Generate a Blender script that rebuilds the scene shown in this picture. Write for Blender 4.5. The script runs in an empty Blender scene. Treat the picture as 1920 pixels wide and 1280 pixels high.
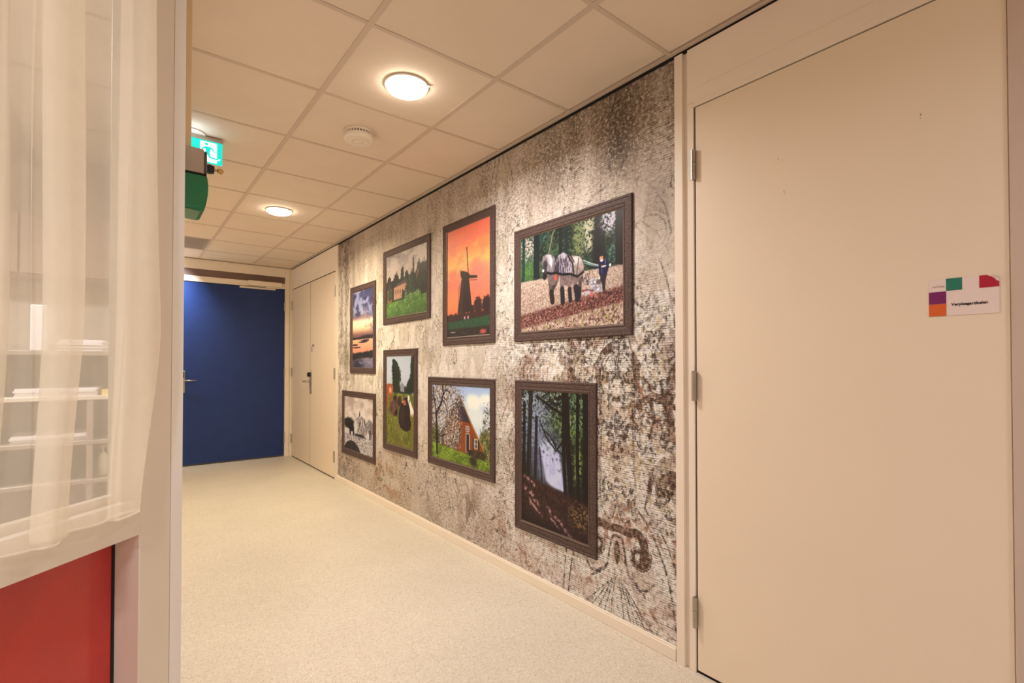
import bpy, bmesh, math
import numpy as np
from mathutils import Vector, Matrix

S = bpy.context.scene
COL = S.collection
R = math.radians

# ------------------------------------------------------------------ camera
CAM_H = 1.235
cd = bpy.data.cameras.new('camera')
cd.sensor_width = 36.0
cd.lens = 932.27 / 1920 * 36.0
cd.shift_y = 31.3 / 1920
cd.clip_start = 0.02
cam = bpy.data.objects.new('camera', cd)
cam.location = (0, 0, CAM_H)
cam.rotation_euler = (R(90 + 0.775), 0, R(-38.202))
COL.objects.link(cam)
S.camera = cam

# ------------------------------------------------------------------ world, view
w = bpy.data.worlds.new('world')
S.world = w
w.use_nodes = True
w.node_tree.nodes['Background'].inputs[0].default_value = (1.0, 0.9, 0.8, 1)
w.node_tree.nodes['Background'].inputs[1].default_value = 0.02
S.view_settings.view_transform = 'Standard'
S.view_settings.look = 'None'
S.view_settings.exposure = -0.07
S.view_settings.gamma = 1.0
S.view_settings.use_curve_mapping = False
S.cycles.max_bounces = 10
S.cycles.diffuse_bounces = 6
S.cycles.transparent_max_bounces = 24
S.cycles.sample_clamp_indirect = 6.0
S.cycles.caustics_reflective = False
S.cycles.caustics_refractive = False

# ------------------------------------------------------------------ lights
WARM = (1.0, 0.91, 0.86)
AMBER = (1.0, 0.83, 0.57)
NEUT = (1.0, 0.98, 1.0)


def lamp(x, y, z, power, col, size=0.18, spread=150, rot=(0, 0, 0)):
    l = bpy.data.lights.new('lamp', 'AREA')
    l.shape = 'DISK'
    l.size = size
    l.energy = power
    l.color = col
    l.spread = R(spread)
    o = bpy.data.objects.new('lamp', l)
    o.location = (x, y, z)
    o.rotation_euler = rot
    COL.objects.link(o)
    return o


H = 2.546                              # ceiling height
lamp(1.046, 2.13, H - 0.036, 27, WARM, spread=160)          # the downlight in front of the pictures
lamp(1.046, 4.53, H - 0.036, 30, AMBER, spread=160)         # the second downlight
lamp(0.42, 5.90, H - 0.02, 8, AMBER, spread=150)         # added amber fill for the far floor, unseen and without a fixture
lamp(0.36, 6.80, H - 0.05, 11, (0.86, 0.95, 1.0), size=0.10, spread=95, rot=(R(42), 0, 0))            # the one close to the blue door, hidden by the post
lamp(1.00, -0.75, H - 0.02, 7, WARM, spread=165)           # hall lamps behind the camera
lamp(-0.75, -0.75, H - 0.02, 22, NEUT, spread=165)
lamp(0.1, -2.4, H - 0.02, 16, NEUT, spread=165)
lamp(0.30, 3.22, 2.46, 0.13, (0.70, 0.86, 1.0), size=0.10, spread=170, rot=(R(180), 0, 0))   # the exit sign's own light on the ceiling
lamp(-1.0, 2.4, H - 0.02, 52, (1.0, 0.95, 0.93), size=0.5, spread=170)    # lamp of the room behind the glass


# ------------------------------------------------------------------ helpers
def lin(c):
    c = np.asarray(c, float) / 255.0
    return np.where(c <= 0.04045, c / 12.92, ((c + 0.055) / 1.055) ** 2.4)


def tag(o, label=None, cat=None, group=None, kind=None):
    if label: o['label'] = label
    if cat: o['category'] = cat
    if group: o['group'] = group
    if kind: o['kind'] = kind
    return o


def worldloc(o):
    v = Vector((0, 0, 0))
    while o is not None:
        v += o.location
        o = o.parent
    return v


def empty(name, loc, parent=None):
    o = bpy.data.objects.new(name, None)
    COL.objects.link(o)
    o.empty_display_size = 0.05
    o.location = Vector(loc) - (worldloc(parent) if parent else Vector())
    o.parent = parent
    return o


def obj(name, bm, mat, parent=None, origin=None, smooth=False, kind=None):
    me = bpy.data.meshes.new(name)
    bm.normal_update()
    bm.to_mesh(me)
    bm.free()
    return mobj(name, me, mat, parent, origin, smooth, kind)


def mobj(name, me, mat, parent=None, origin=None, smooth=False, kind=None):
    o = bpy.data.objects.new(name, me)
    COL.objects.link(o)
    if origin is None:
        origin = worldloc(parent) if parent else Vector((0, 0, 0))
    origin = Vector(origin)
    me.transform(Matrix.Translation(-origin))
    if mat is not None:
        for m in (mat if isinstance(mat, (list, tuple)) else [mat]):
            me.materials.append(m)
    if smooth:
        me.polygons.foreach_set('use_smooth', [True] * len(me.polygons))
    if parent:
        o.parent = parent
        o.location = origin - worldloc(parent)
    else:
        o.location = origin
    if kind:
        o['kind'] = kind
    return o


def bx(bm, x0, x1, y0, y1, z0, z1, bev=0.0, mi=0):
    x0, x1 = min(x0, x1), max(x0, x1)
    y0, y1 = min(y0, y1), max(y0, y1)
    z0, z1 = min(z0, z1), max(z0, z1)
    m = Matrix.Translation(((x0 + x1) / 2, (y0 + y1) / 2, (z0 + z1) / 2)) @ Matrix.Diagonal((x1 - x0, y1 - y0, z1 - z0, 1))
    r = bmesh.ops.create_cube(bm, size=1, matrix=m)
    vs = r['verts']
    fs = set(f for v in vs for f in v.link_faces)
    if bev > 0:
        es = list(set(e for v in vs for e in v.link_edges))
        rb = bmesh.ops.bevel(bm, geom=es, offset=bev, segments=1, affect='EDGES', profile=0.5)
        fs = set(rb['faces']) | set(f for f in fs if f.is_valid)
    for f in fs:
        if f.is_valid: f.material_index = mi
    return vs


def box(name, x0, x1, y0, y1, z0, z1, mat, parent=None, bev=0.0, origin=None, kind=None):
    bm = bmesh.new()
    bx(bm, x0, x1, y0, y1, z0, z1, bev)
    return obj(name, bm, mat, parent, origin, kind=kind)


def cyl(bm, p0, p1, r0, r1=None, seg=24, caps=True):
    p0, p1 = Vector(p0), Vector(p1)
    d = p1 - p0
    q = d.to_track_quat('Z', 'Y').to_matrix().to_4x4()
    m = Matrix.Translation((p0 + p1) / 2) @ q
    bmesh.ops.create_cone(bm, cap_ends=caps, segments=seg, radius1=r0, radius2=r0 if r1 is None else r1, depth=d.length, matrix=m)


def lathe(bm, prof, c, seg=40):
    """prof: (radius, z) pairs, turned about a vertical axis through c"""
    rings = []
    for r, z in prof:
        if r < 1e-5:
            rings.append([bm.verts.new((c[0], c[1], c[2] + z))])
        else:
            rings.append([bm.verts.new((c[0] + r * math.cos(2 * math.pi * i / seg), c[1] + r * math.sin(2 * math.pi * i / seg), c[2] + z)) for i in range(seg)])
    for a, b in zip(rings, rings[1:]):
        for i in range(seg):
            j = (i + 1) % seg
            if len(a) == 1 and len(b) == 1: continue
            if len(a) == 1: bm.faces.new((a[0], b[j], b[i]))
            elif len(b) == 1: bm.faces.new((a[i], a[j], b[0]))
            else: bm.faces.new((a[i], a[j], b[j], b[i]))
    bmesh.ops.recalc_face_normals(bm, faces=bm.faces[:])


def prism(bm, pts, z0, z1, mi=0):
    """plan polygon pts (x, y) standing from z0 to z1"""
    a = [bm.verts.new((p[0], p[1], z0)) for p in pts]
    b = [bm.verts.new((p[0], p[1], z1)) for p in pts]
    n = len(pts)
    fs = [bm.faces.new(a[::-1]), bm.faces.new(b)]
    for i in range(n):
        fs.append(bm.faces.new((a[i], a[(i + 1) % n], b[(i + 1) % n], b[i])))
    for f in fs: f.material_index = mi
    bmesh.ops.recalc_face_normals(bm, faces=fs)


# ------------------------------------------------------------------ materials
def mat(name, col, rough=0.6, metal=0.0, noise=0.0, nscale=8.0, bump=0.0, bscale=120.0, coat=0.0, spec=0.5):
    m = bpy.data.materials.new(name)
    m.use_nodes = True
    nt = m.node_tree
    b = nt.nodes['Principled BSDF']
    c = lin(col)
    b.inputs['Base Color'].default_value = (*c, 1)
    b.inputs['Roughness'].default_value = rough
    b.inputs['Metallic'].default_value = metal
    b.inputs['Specular IOR Level'].default_value = spec
    if coat:
        b.inputs['Coat Weight'].default_value = coat
        b.inputs['Coat Roughness'].default_value = 0.06
    tc = nt.nodes.new('ShaderNodeTexCoord')
    if noise > 0:
        n = nt.nodes.new('ShaderNodeTexNoise')
        n.inputs['Scale'].default_value = nscale
        n.inputs['Detail'].default_value = 4
        nt.links.new(tc.outputs['Object'], n.inputs['Vector'])
        r = nt.nodes.new('ShaderNodeMapRange')
        r.inputs['From Min'].default_value = 0.3
        r.inputs['From Max'].default_value = 0.7
        r.inputs['To Min'].default_value = 1 - noise
        r.inputs['To Max'].default_value = 1 + noise
        nt.links.new(n.outputs['Fac'], r.inputs['Value'])
        mx = nt.nodes.new('ShaderNodeVectorMath')
        mx.operation = 'SCALE'
        mx.inputs[0].default_value = tuple(c)
        nt.links.new(r.outputs['Result'], mx.inputs['Scale'])
        nt.links.new(mx.outputs['Vector'], b.inputs['Base Color'])
    if bump > 0:
        n2 = nt.nodes.new('ShaderNodeTexNoise')
        n2.inputs['Scale'].default_value = bscale
        n2.inputs['Detail'].default_value = 3
        nt.links.new(tc.outputs['Object'], n2.inputs['Vector'])
        bp = nt.nodes.new('ShaderNodeBump')
        bp.inputs['Strength'].default_value = bump
        bp.inputs['Distance'].default_value = 0.002
        nt.links.new(n2.outputs['Fac'], bp.inputs['Height'])
        nt.links.new(bp.outputs['Normal'], b.inputs['Normal'])
    return m


def emit(name, col, strength, base=(255, 255, 255)):
    m = mat(name, base, 0.5)
    b = m.node_tree.nodes['Principled BSDF']
    b.inputs['Emission Color'].default_value = (*lin(col), 1)
    b.inputs['Emission Strength'].default_value = strength
    return m


CREAM = (233, 221, 206)
M_wall = mat('cream_wall_paint', CREAM, 0.75, noise=0.015, nscale=3, bump=0.05, bscale=220)
M_frame = mat('cream_frame_lacquer', (236, 226, 213), 0.42, noise=0.012, nscale=5, bump=0.02)
M_tile = mat('mineral_ceiling_tile', (226, 211, 194), 0.9, noise=0.02, nscale=5, bump=0.12, bscale=400)
M_tee = mat('ceiling_grid_metal', (205, 188, 172), 0.6, noise=0.02, nscale=6)
M_vent = mat('grey_vent_plate', (160, 148, 138), 0.7, noise=0.04, nscale=30)
M_gap = mat('black_shadow_gap', (14, 12, 11), 0.9, noise=0.05)
M_rubber = mat('black_rubber', (16, 15, 15), 0.7, noise=0.05)
M_steel = mat('brushed_steel', (178, 170, 158), 0.32, 0.9, noise=0.04, nscale=60)
M_dark = mat('black_plastic', (18, 18, 19), 0.35, noise=0.05)
M_brass = mat('brass_key', (190, 150, 95), 0.3, 0.9, noise=0.05)
M_greypl = mat('grey_plastic', (176, 160, 146), 0.5, noise=0.02)
M_white = mat('white_plastic', (232, 222, 208), 0.45, noise=0.01)
M_blue = mat('blue_door_laminate', (34, 56, 112), 0.4, spec=.3, noise=0.06, nscale=7, bump=0.04, bscale=300)
M_mauve = mat('dark_lintel_strip', (112, 90, 84), 0.6, noise=0.05, nscale=12)
M_jamb = mat('greyish_jamb_paint', (200, 182, 170), 0.6, noise=0.02)
M_frameb = None


def m_floor():
    m = mat('speckled_vinyl', (226, 207, 182), 0.42, spec=0.22)
    nt = m.node_tree
    b = nt.nodes['Principled BSDF']
    tc = nt.nodes.new('ShaderNodeTexCoord')
    v = nt.nodes.new('ShaderNodeTexVoronoi')
    v.inputs['Scale'].default_value = 190
    n = nt.nodes.new('ShaderNodeTexNoise')
    n.inputs['Scale'].default_value = 2.2
    n.inputs['Detail'].default_value = 5
    nt.links.new(tc.outputs['Object'], v.inputs['Vector'])
    nt.links.new(tc.outputs['Object'], n.inputs['Vector'])
    sep = nt.nodes.new('ShaderNodeSeparateColor')
    nt.links.new(v.outputs['Color'], sep.inputs['Color'])
    cr = nt.nodes.new('ShaderNodeValToRGB')
    e = cr.color_ramp.elements
    e[0].position = 0.0; e[0].color = (*lin((194, 180, 160)), 1)
    e[1].position = 1.0; e[1].color = (*lin((222, 216, 203)), 1)
    for p, c in ((0.10, (200, 191, 176)), (0.28, (209, 202, 187)), (0.75, (212, 205, 191))):
        k = e.new(p); k.color = (*lin(c), 1)
    nt.links.new(sep.outputs['Red'], cr.inputs['Fac'])
    r = nt.nodes.new('ShaderNodeMapRange')
    r.inputs['From Min'].default_value = 0.3; r.inputs['From Max'].default_value = 0.7
    r.inputs['To Min'].default_value = 0.96; r.inputs['To Max'].default_value = 1.03
    nt.links.new(n.outputs['Fac'], r.inputs['Value'])
    mx = nt.nodes.new('ShaderNodeVectorMath'); mx.operation = 'SCALE'
    nt.links.new(cr.outputs['Color'], mx.inputs[0])
    nt.links.new(r.outputs['Result'], mx.inputs['Scale'])
    nt.links.new(mx.outputs['Vector'], b.inputs['Base Color'])
    n3 = nt.nodes.new('ShaderNodeTexNoise')
    n3.inputs['Scale'].default_value = 60
    nt.links.new(tc.outputs['Object'], n3.inputs['Vector'])
    bp = nt.nodes.new('ShaderNodeBump')
    bp.inputs['Strength'].default_value = 0.03; bp.inputs['Distance'].default_value = 0.002
    nt.links.new(n3.outputs['Fac'], bp.inputs['Height'])
    nt.links.new(bp.outputs['Normal'], b.inputs['Normal'])
    return m


def m_glass():
    m = bpy.data.materials.new('window_glass')
    m.use_nodes = True
    nt = m.node_tree
    nt.nodes.clear()
    o = nt.nodes.new('ShaderNodeOutputMaterial')
    mix = nt.nodes.new('ShaderNodeMixShader')
    t = nt.nodes.new('ShaderNodeBsdfTransparent')
    t.inputs[0].default_value = (0.95, 0.97, 0.96, 1)
    g = nt.nodes.new('ShaderNodeBsdfGlossy')
    g.inputs['Roughness'].default_value = 0.02
    f = nt.nodes.new('ShaderNodeFresnel')
    ge = nt.nodes.new('ShaderNodeNewGeometry')
    mr = nt.nodes.new('ShaderNodeMapRange')                 # a ray leaving the pane from inside sees the inverse index
    mr.inputs['To Min'].default_value = 1.5
    mr.inputs['To Max'].default_value = 1 / 1.5
    nt.links.new(ge.outputs['Backfacing'], mr.inputs['Value'])
    nt.links.new(mr.outputs['Result'], f.inputs['IOR'])
    nt.links.new(f.outputs[0], mix.inputs[0])
    nt.links.new(t.outputs[0], mix.inputs[1])
    nt.links.new(g.outputs[0], mix.inputs[2])
    nt.links.new(mix.outputs[0], o.inputs['Surface'])
    return m


def m_sheer(name, col, opac):
    m = bpy.data.materials.new(name)
    m.use_nodes = True
    nt = m.node_tree
    nt.nodes.clear()
    o = nt.nodes.new('ShaderNodeOutputMaterial')
    mix = nt.nodes.new('ShaderNodeMixShader')
    t = nt.nodes.new('ShaderNodeBsdfTransparent')
    d = nt.nodes.new('ShaderNodeBsdfDiffuse')
    tr = nt.nodes.new('ShaderNodeBsdfTranslucent')
    m2 = nt.nodes.new('ShaderNodeMixShader')
    m2.inputs[0].default_value = 0.42
    for s in (d, tr): s.inputs['Color'].default_value = (*lin(col), 1)
    tc = nt.nodes.new('ShaderNodeTexCoord')
    n = nt.nodes.new('ShaderNodeTexNoise')
    n.inputs['Scale'].default_value = 14
    n.inputs['Detail'].default_value = 4
    nt.links.new(tc.outputs['Object'], n.inputs['Vector'])
    r = nt.nodes.new('ShaderNodeMapRange')
    r.inputs['From Min'].default_value = 0.3; r.inputs['From Max'].default_value = 0.7
    r.inputs['To Min'].default_value = opac - 0.03; r.inputs['To Max'].default_value = opac + 0.03
    nt.links.new(n.outputs['Fac'], r.inputs['Value'])
    nt.links.new(r.outputs['Result'], mix.inputs[0])
    nt.links.new(d.outputs[0], m2.inputs[1]); nt.links.new(tr.outputs[0], m2.inputs[2])
    nt.links.new(t.outputs[0], mix.inputs[1]); nt.links.new(m2.outputs[0], mix.inputs[2])
    nt.links.new(mix.outputs[0], o.inputs['Surface'])
    return m


def m_red():
    m = mat('red_glass_panel', (188, 30, 22), 0.5, noise=0.10, nscale=14, bump=0.25, bscale=260, coat=1.0)
    b = m.node_tree.nodes['Principled BSDF']
    b.inputs['Coat Roughness'].default_value = 0.10
    return m


def m_pic(name, rough=0.45):
    """print: colours come from the mesh's colour attribute, paper grain from noise"""
    m = bpy.data.materials.new(name)
    m.use_nodes = True
    nt = m.node_tree
    b = nt.nodes['Principled BSDF']
    b.inputs['Roughness'].default_value = rough
    b.inputs['Specular IOR Level'].default_value = 0.3
    a = nt.nodes.new('ShaderNodeAttribute')
    a.attribute_name = 'paint'
    tc = nt.nodes.new('ShaderNodeTexCoord')
    n = nt.nodes.new('ShaderNodeTexNoise')
    n.inputs['Scale'].default_value = 160
    n.inputs['Detail'].default_value = 2
    nt.links.new(tc.outputs['Object'], n.inputs['Vector'])
    r = nt.nodes.new('ShaderNodeMapRange')
    r.inputs['To Min'].default_value = 0.86; r.inputs['To Max'].default_value = 1.14
    nt.links.new(n.outputs['Fac'], r.inputs['Value'])
    mx = nt.nodes.new('ShaderNodeVectorMath'); mx.operation = 'SCALE'
    nt.links.new(a.outputs['Color'], mx.inputs[0])
    nt.links.new(r.outputs['Result'], mx.inputs['Scale'])
    nt.links.new(mx.outputs['Vector'], b.inputs['Base Color'])
    return m


def m_mural():
    m = bpy.data.materials.new('mural_wallpaper')
    m.use_nodes = True
    nt = m.node_tree
    L = nt.links.new
    b = nt.nodes['Principled BSDF']
    b.inputs['Roughness'].default_value = 0.62
    b.inputs['Specular IOR Level'].default_value = 0.3

    def N(t, **k):
        n = nt.nodes.new(t)
        for a, v in k.items(): setattr(n, a, v)
        return n

    def M(op, x, y=None, clamp=False):
        n = N('ShaderNodeMath', operation=op, use_clamp=clamp)
        for i, v in enumerate((x, y)):
            if v is None: continue
            if isinstance(v, (int, float)): n.inputs[i].default_value = v
            else: L(v, n.inputs[i])
        return n.outputs[0]

    def noise(scale, detail, sc=None):
        n = N('ShaderNodeTexNoise')
        n.inputs['Scale'].default_value = scale
        n.inputs['Detail'].default_value = detail
        if sc:
            mp = N('ShaderNodeMapping')
            mp.inputs['Scale'].default_value = sc
            L(tc.outputs['Object'], mp.inputs['Vector'])
            L(mp.outputs[0], n.inputs['Vector'])
        else:
            L(tc.outputs['Object'], n.inputs['Vector'])
        return n.outputs['Fac']

    def ramp(v, lo, hi):
        n = N('ShaderNodeMapRange', clamp=True)
        n.inputs['From Min'].default_value = lo; n.inputs['From Max'].default_value = hi
        L(v, n.inputs['Value'])
        return n.outputs[0]

    def nodeg(scale, detail, rough):
        n = N('ShaderNodeTexNoise')
        n.inputs['Scale'].default_value = scale
        n.inputs['Detail'].default_value = detail
        n.inputs['Roughness'].default_value = rough
        L(tc.outputs['Object'], n.inputs['Vector'])
        return n.outputs['Fac']

    tc = N('ShaderNodeTexCoord')
    at = N('ShaderNodeAttribute', attribute_name='paint')
    ink = N('ShaderNodeAttribute', attribute_name='ink').outputs['Fac']
    gr = N('ShaderNodeAttribute', attribute_name='grunge').outputs['Fac']
    sx = N('ShaderNodeSeparateXYZ')
    L(tc.outputs['Object'], sx.inputs[0])
    z = sx.outputs['Z']
    wob = noise(22, 3)
    ph = M('ADD', M('MULTIPLY', z, 2 * math.pi / 0.0105), M('MULTIPLY', wob, 5.0))
    line = ramp(M('SINE', ph), 0.35, 1.0)
    brk = ramp(noise(55, 3, (1, 0.45, 1.4)), 0.40, 0.62)
    lines = M('MULTIPLY', line, brk)
    st = ramp(noise(105, 4, (1, 0.8, 1.0)), 0.50, 0.70)
    st2 = ramp(noise(60, 4, (1, 1.0, 0.7)), 0.42, 0.58)
    lite = ramp(nodeg(64, 5, .7), 0.50, 0.62)
    g1 = nodeg(46, 6, .72)
    g2 = nodeg(120, 4, .6)
    dk = M('POWER', ramp(M('SUBTRACT', 1.0, g1), 0.46, 0.66), 1.2)
    f1 = M('ADD', M('ADD', M('MULTIPLY', lines, 0.80), M('MULTIPLY', st, 0.45)), M('MULTIPLY', dk, 0.60))
    f1 = M('MULTIPLY', f1, gr)
    zig = M('MULTIPLY', M('ABSOLUTE', M('SUBTRACT', M('FRACT', M('ADD', M('MULTIPLY', sx.outputs['Y'], 1 / 0.021), M('MULTIPLY', wob, 1.5))), 0.5)), 2.2)
    hat = M('SINE', M('ADD', M('MULTIPLY', M('ADD', M('MULTIPLY', z, 1 / 0.0085), zig), 2 * math.pi), M('MULTIPLY', wob, 5.0)))
    hat = ramp(hat, -0.55, 0.35)
    f2 = M('MULTIPLY', ink, M('ADD', 0.10, M('ADD', M('MULTIPLY', st2, 0.62), M('MULTIPLY', hat, 0.34))))
    fac = M('ADD', f1, f2, True)
    fac = M('MULTIPLY', fac, 0.97)
    hi = N('ShaderNodeMix', data_type='RGBA')
    L(M('MULTIPLY', M('MULTIPLY', lite, gr), 0.75), hi.inputs['Factor'])
    L(at.outputs['Color'], hi.inputs[6])
    hi.inputs[7].default_value = (0.80, 0.72, 0.62, 1)
    mx = N('ShaderNodeMix', data_type='RGBA')
    L(fac, mx.inputs['Factor'])
    L(hi.outputs[2], mx.inputs[6])
    mx.inputs[7].default_value = (0.042, 0.024, 0.015, 1)
    L(mx.outputs[2], b.inputs['Base Color'])
    return m


M_floor = m_floor()
M_glass = m_glass()
M_curtain = m_sheer('cream_voile', (255, 247, 232), 0.46)
M_hem = m_sheer('cream_voile_hem', (255, 248, 236), 0.7)
M_red = m_red()
M_pic = m_pic('photo_print')
M_mural = m_mural()

# ------------------------------------------------------------------ painting with numpy (flat print only)
_rng = np.random.RandomState(7)
_LAT = _rng.rand(256, 256)


def vnoise(x, y, seed=0):
    x = x + seed * 17.31; y = y + seed * 9.73
    xi = np.floor(x).astype(int); yi = np.floor(y).astype(int)
    fx = x - xi; fy = y - yi
    fx = fx * fx * (3 - 2 * fx); fy = fy * fy * (3 - 2 * fy)
    a = _LAT[xi & 255, yi & 255]; b_ = _LAT[(xi + 1) & 255, yi & 255]
    c = _LAT[xi & 255, (yi + 1) & 255]; d = _LAT[(xi + 1) & 255, (yi + 1) & 255]
    return (a * (1 - fx) + b_ * fx) * (1 - fy) + (c * (1 - fx) + d * fx) * fy


def fbm(x, y, f, octs=4, seed=0):
    t = 0; a = 1; s = 0
    for i in range(octs):
        t = t + a * vnoise(x * f, y * f, seed + i * 3)
        s += a; a *= 0.55; f *= 2.03
    return t / s


def ss(v, a, b):
    t = np.clip((v - a) / (b - a), 0, 1)
    return t * t * (3 - 2 * t)


class Pic:
    """a canvas w x h metres; u runs 0..1 to the right, v 0..1 upwards; colours sRGB 0..255"""

    def __init__(s, w, h, step):
        s.w, s.h = w, h
        s.nx = int(w / step) + 1
        s.ny = int(h / step) + 1
        s.u, s.v = np.meshgrid(np.linspace(0, 1, s.nx), np.linspace(0, 1, s.ny))
        s.x, s.y = s.u * w, s.v * h
        s.c = np.zeros((s.ny, s.nx, 3))
        s.px = step

    def put(s, m, col):
        m = np.clip(m, 0, 1)[..., None]
        s.c = s.c * (1 - m) + np.asarray(col, float) * m

    def grad(s, stops):
        vs = [a for a, _ in stops]
        for k in range(3):
            s.c[..., k] = np.interp(s.v, vs, [c[k] for _, c in stops])

    def n(s, f, octs=4, seed=0, sx=1, sy=1):
        if f >= 20: f = f * 2.3
        return fbm(s.x * sx, s.y * sy, f, octs, seed)

    def ell(s, u, v, ru, rv, soft=0.15, ang=0, rag=0, seed=0, f=40):
        dx = (s.u - u) * s.w; dy = (s.v - v) * s.h
        a = R(ang); ca, sa = math.cos(a), math.sin(a)
        q = np.sqrt(((dx * ca + dy * sa) / (ru * s.w)) ** 2 + ((-dx * sa + dy * ca) / (rv * s.h)) ** 2)
        if rag: q = q + (s.n(f, 3, seed) - 0.5) * 2 * rag
        return 1 - ss(q, 1 - soft, 1 + soft)

    def poly(s, pts, soft=None):
        soft = soft or s.px * 0.8
        inside = np.zeros_like(s.u, bool)
        d = np.full_like(s.u, 9.0)
        n = len(pts)
        for i in range(n):
            (x0, y0), (x1, y1) = pts[i], pts[(i + 1) % n]
            x0, x1, y0, y1 = x0 * s.w, x1 * s.w, y0 * s.h, y1 * s.h
            c = ((y0 > s.y) != (y1 > s.y))
            with np.errstate(divide='ignore', invalid='ignore'):
                xc = (x1 - x0) * (s.y - y0) / (y1 - y0 if y1 != y0 else 1e-9) + x0
            inside ^= c & (s.x < xc)
            d = np.minimum(d, s.seg(x0, y0, x1, y1))
        return np.clip(0.5 + np.where(inside, d, -d) / (2 * soft), 0, 1)

    def seg(s, x0, y0, x1, y1):
        vx, vy = x1 - x0, y1 - y0
        t = np.clip(((s.x - x0) * vx + (s.y - y0) * vy) / (vx * vx + vy * vy + 1e-12), 0, 1)
        return np.hypot(s.x - x0 - t * vx, s.y - y0 - t * vy)

    def line(s, pts, wd):
        d = np.full_like(s.u, 9.0)
        for (a, b_), (c, e) in zip(pts, pts[1:]):
            d = np.minimum(d, s.seg(a * s.w, b_ * s.h, c * s.w, e * s.h))
        return np.clip((wd - d) / s.px + 0.5, 0, 1)

    def tex(s, amt, f=60, octs=3, seed=0, sx=1, sy=1):
        s.c = s.c * (1 + amt * 2 * (s.n(f, octs, seed, sx, sy) - 0.5))[..., None]


def foliage(p, m, dark, light, f=55, seed=0, thr=0.5):
    """leafy mass inside mask m"""
    n1 = p.n(f, 4, seed); n2 = p.n(f * 0.35, 3, seed + 5)
    p.put(m, dark)
    p.put(m * ss(n1 * 0.65 + n2 * 0.35, thr - .06, thr + 0.20), light)


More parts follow.
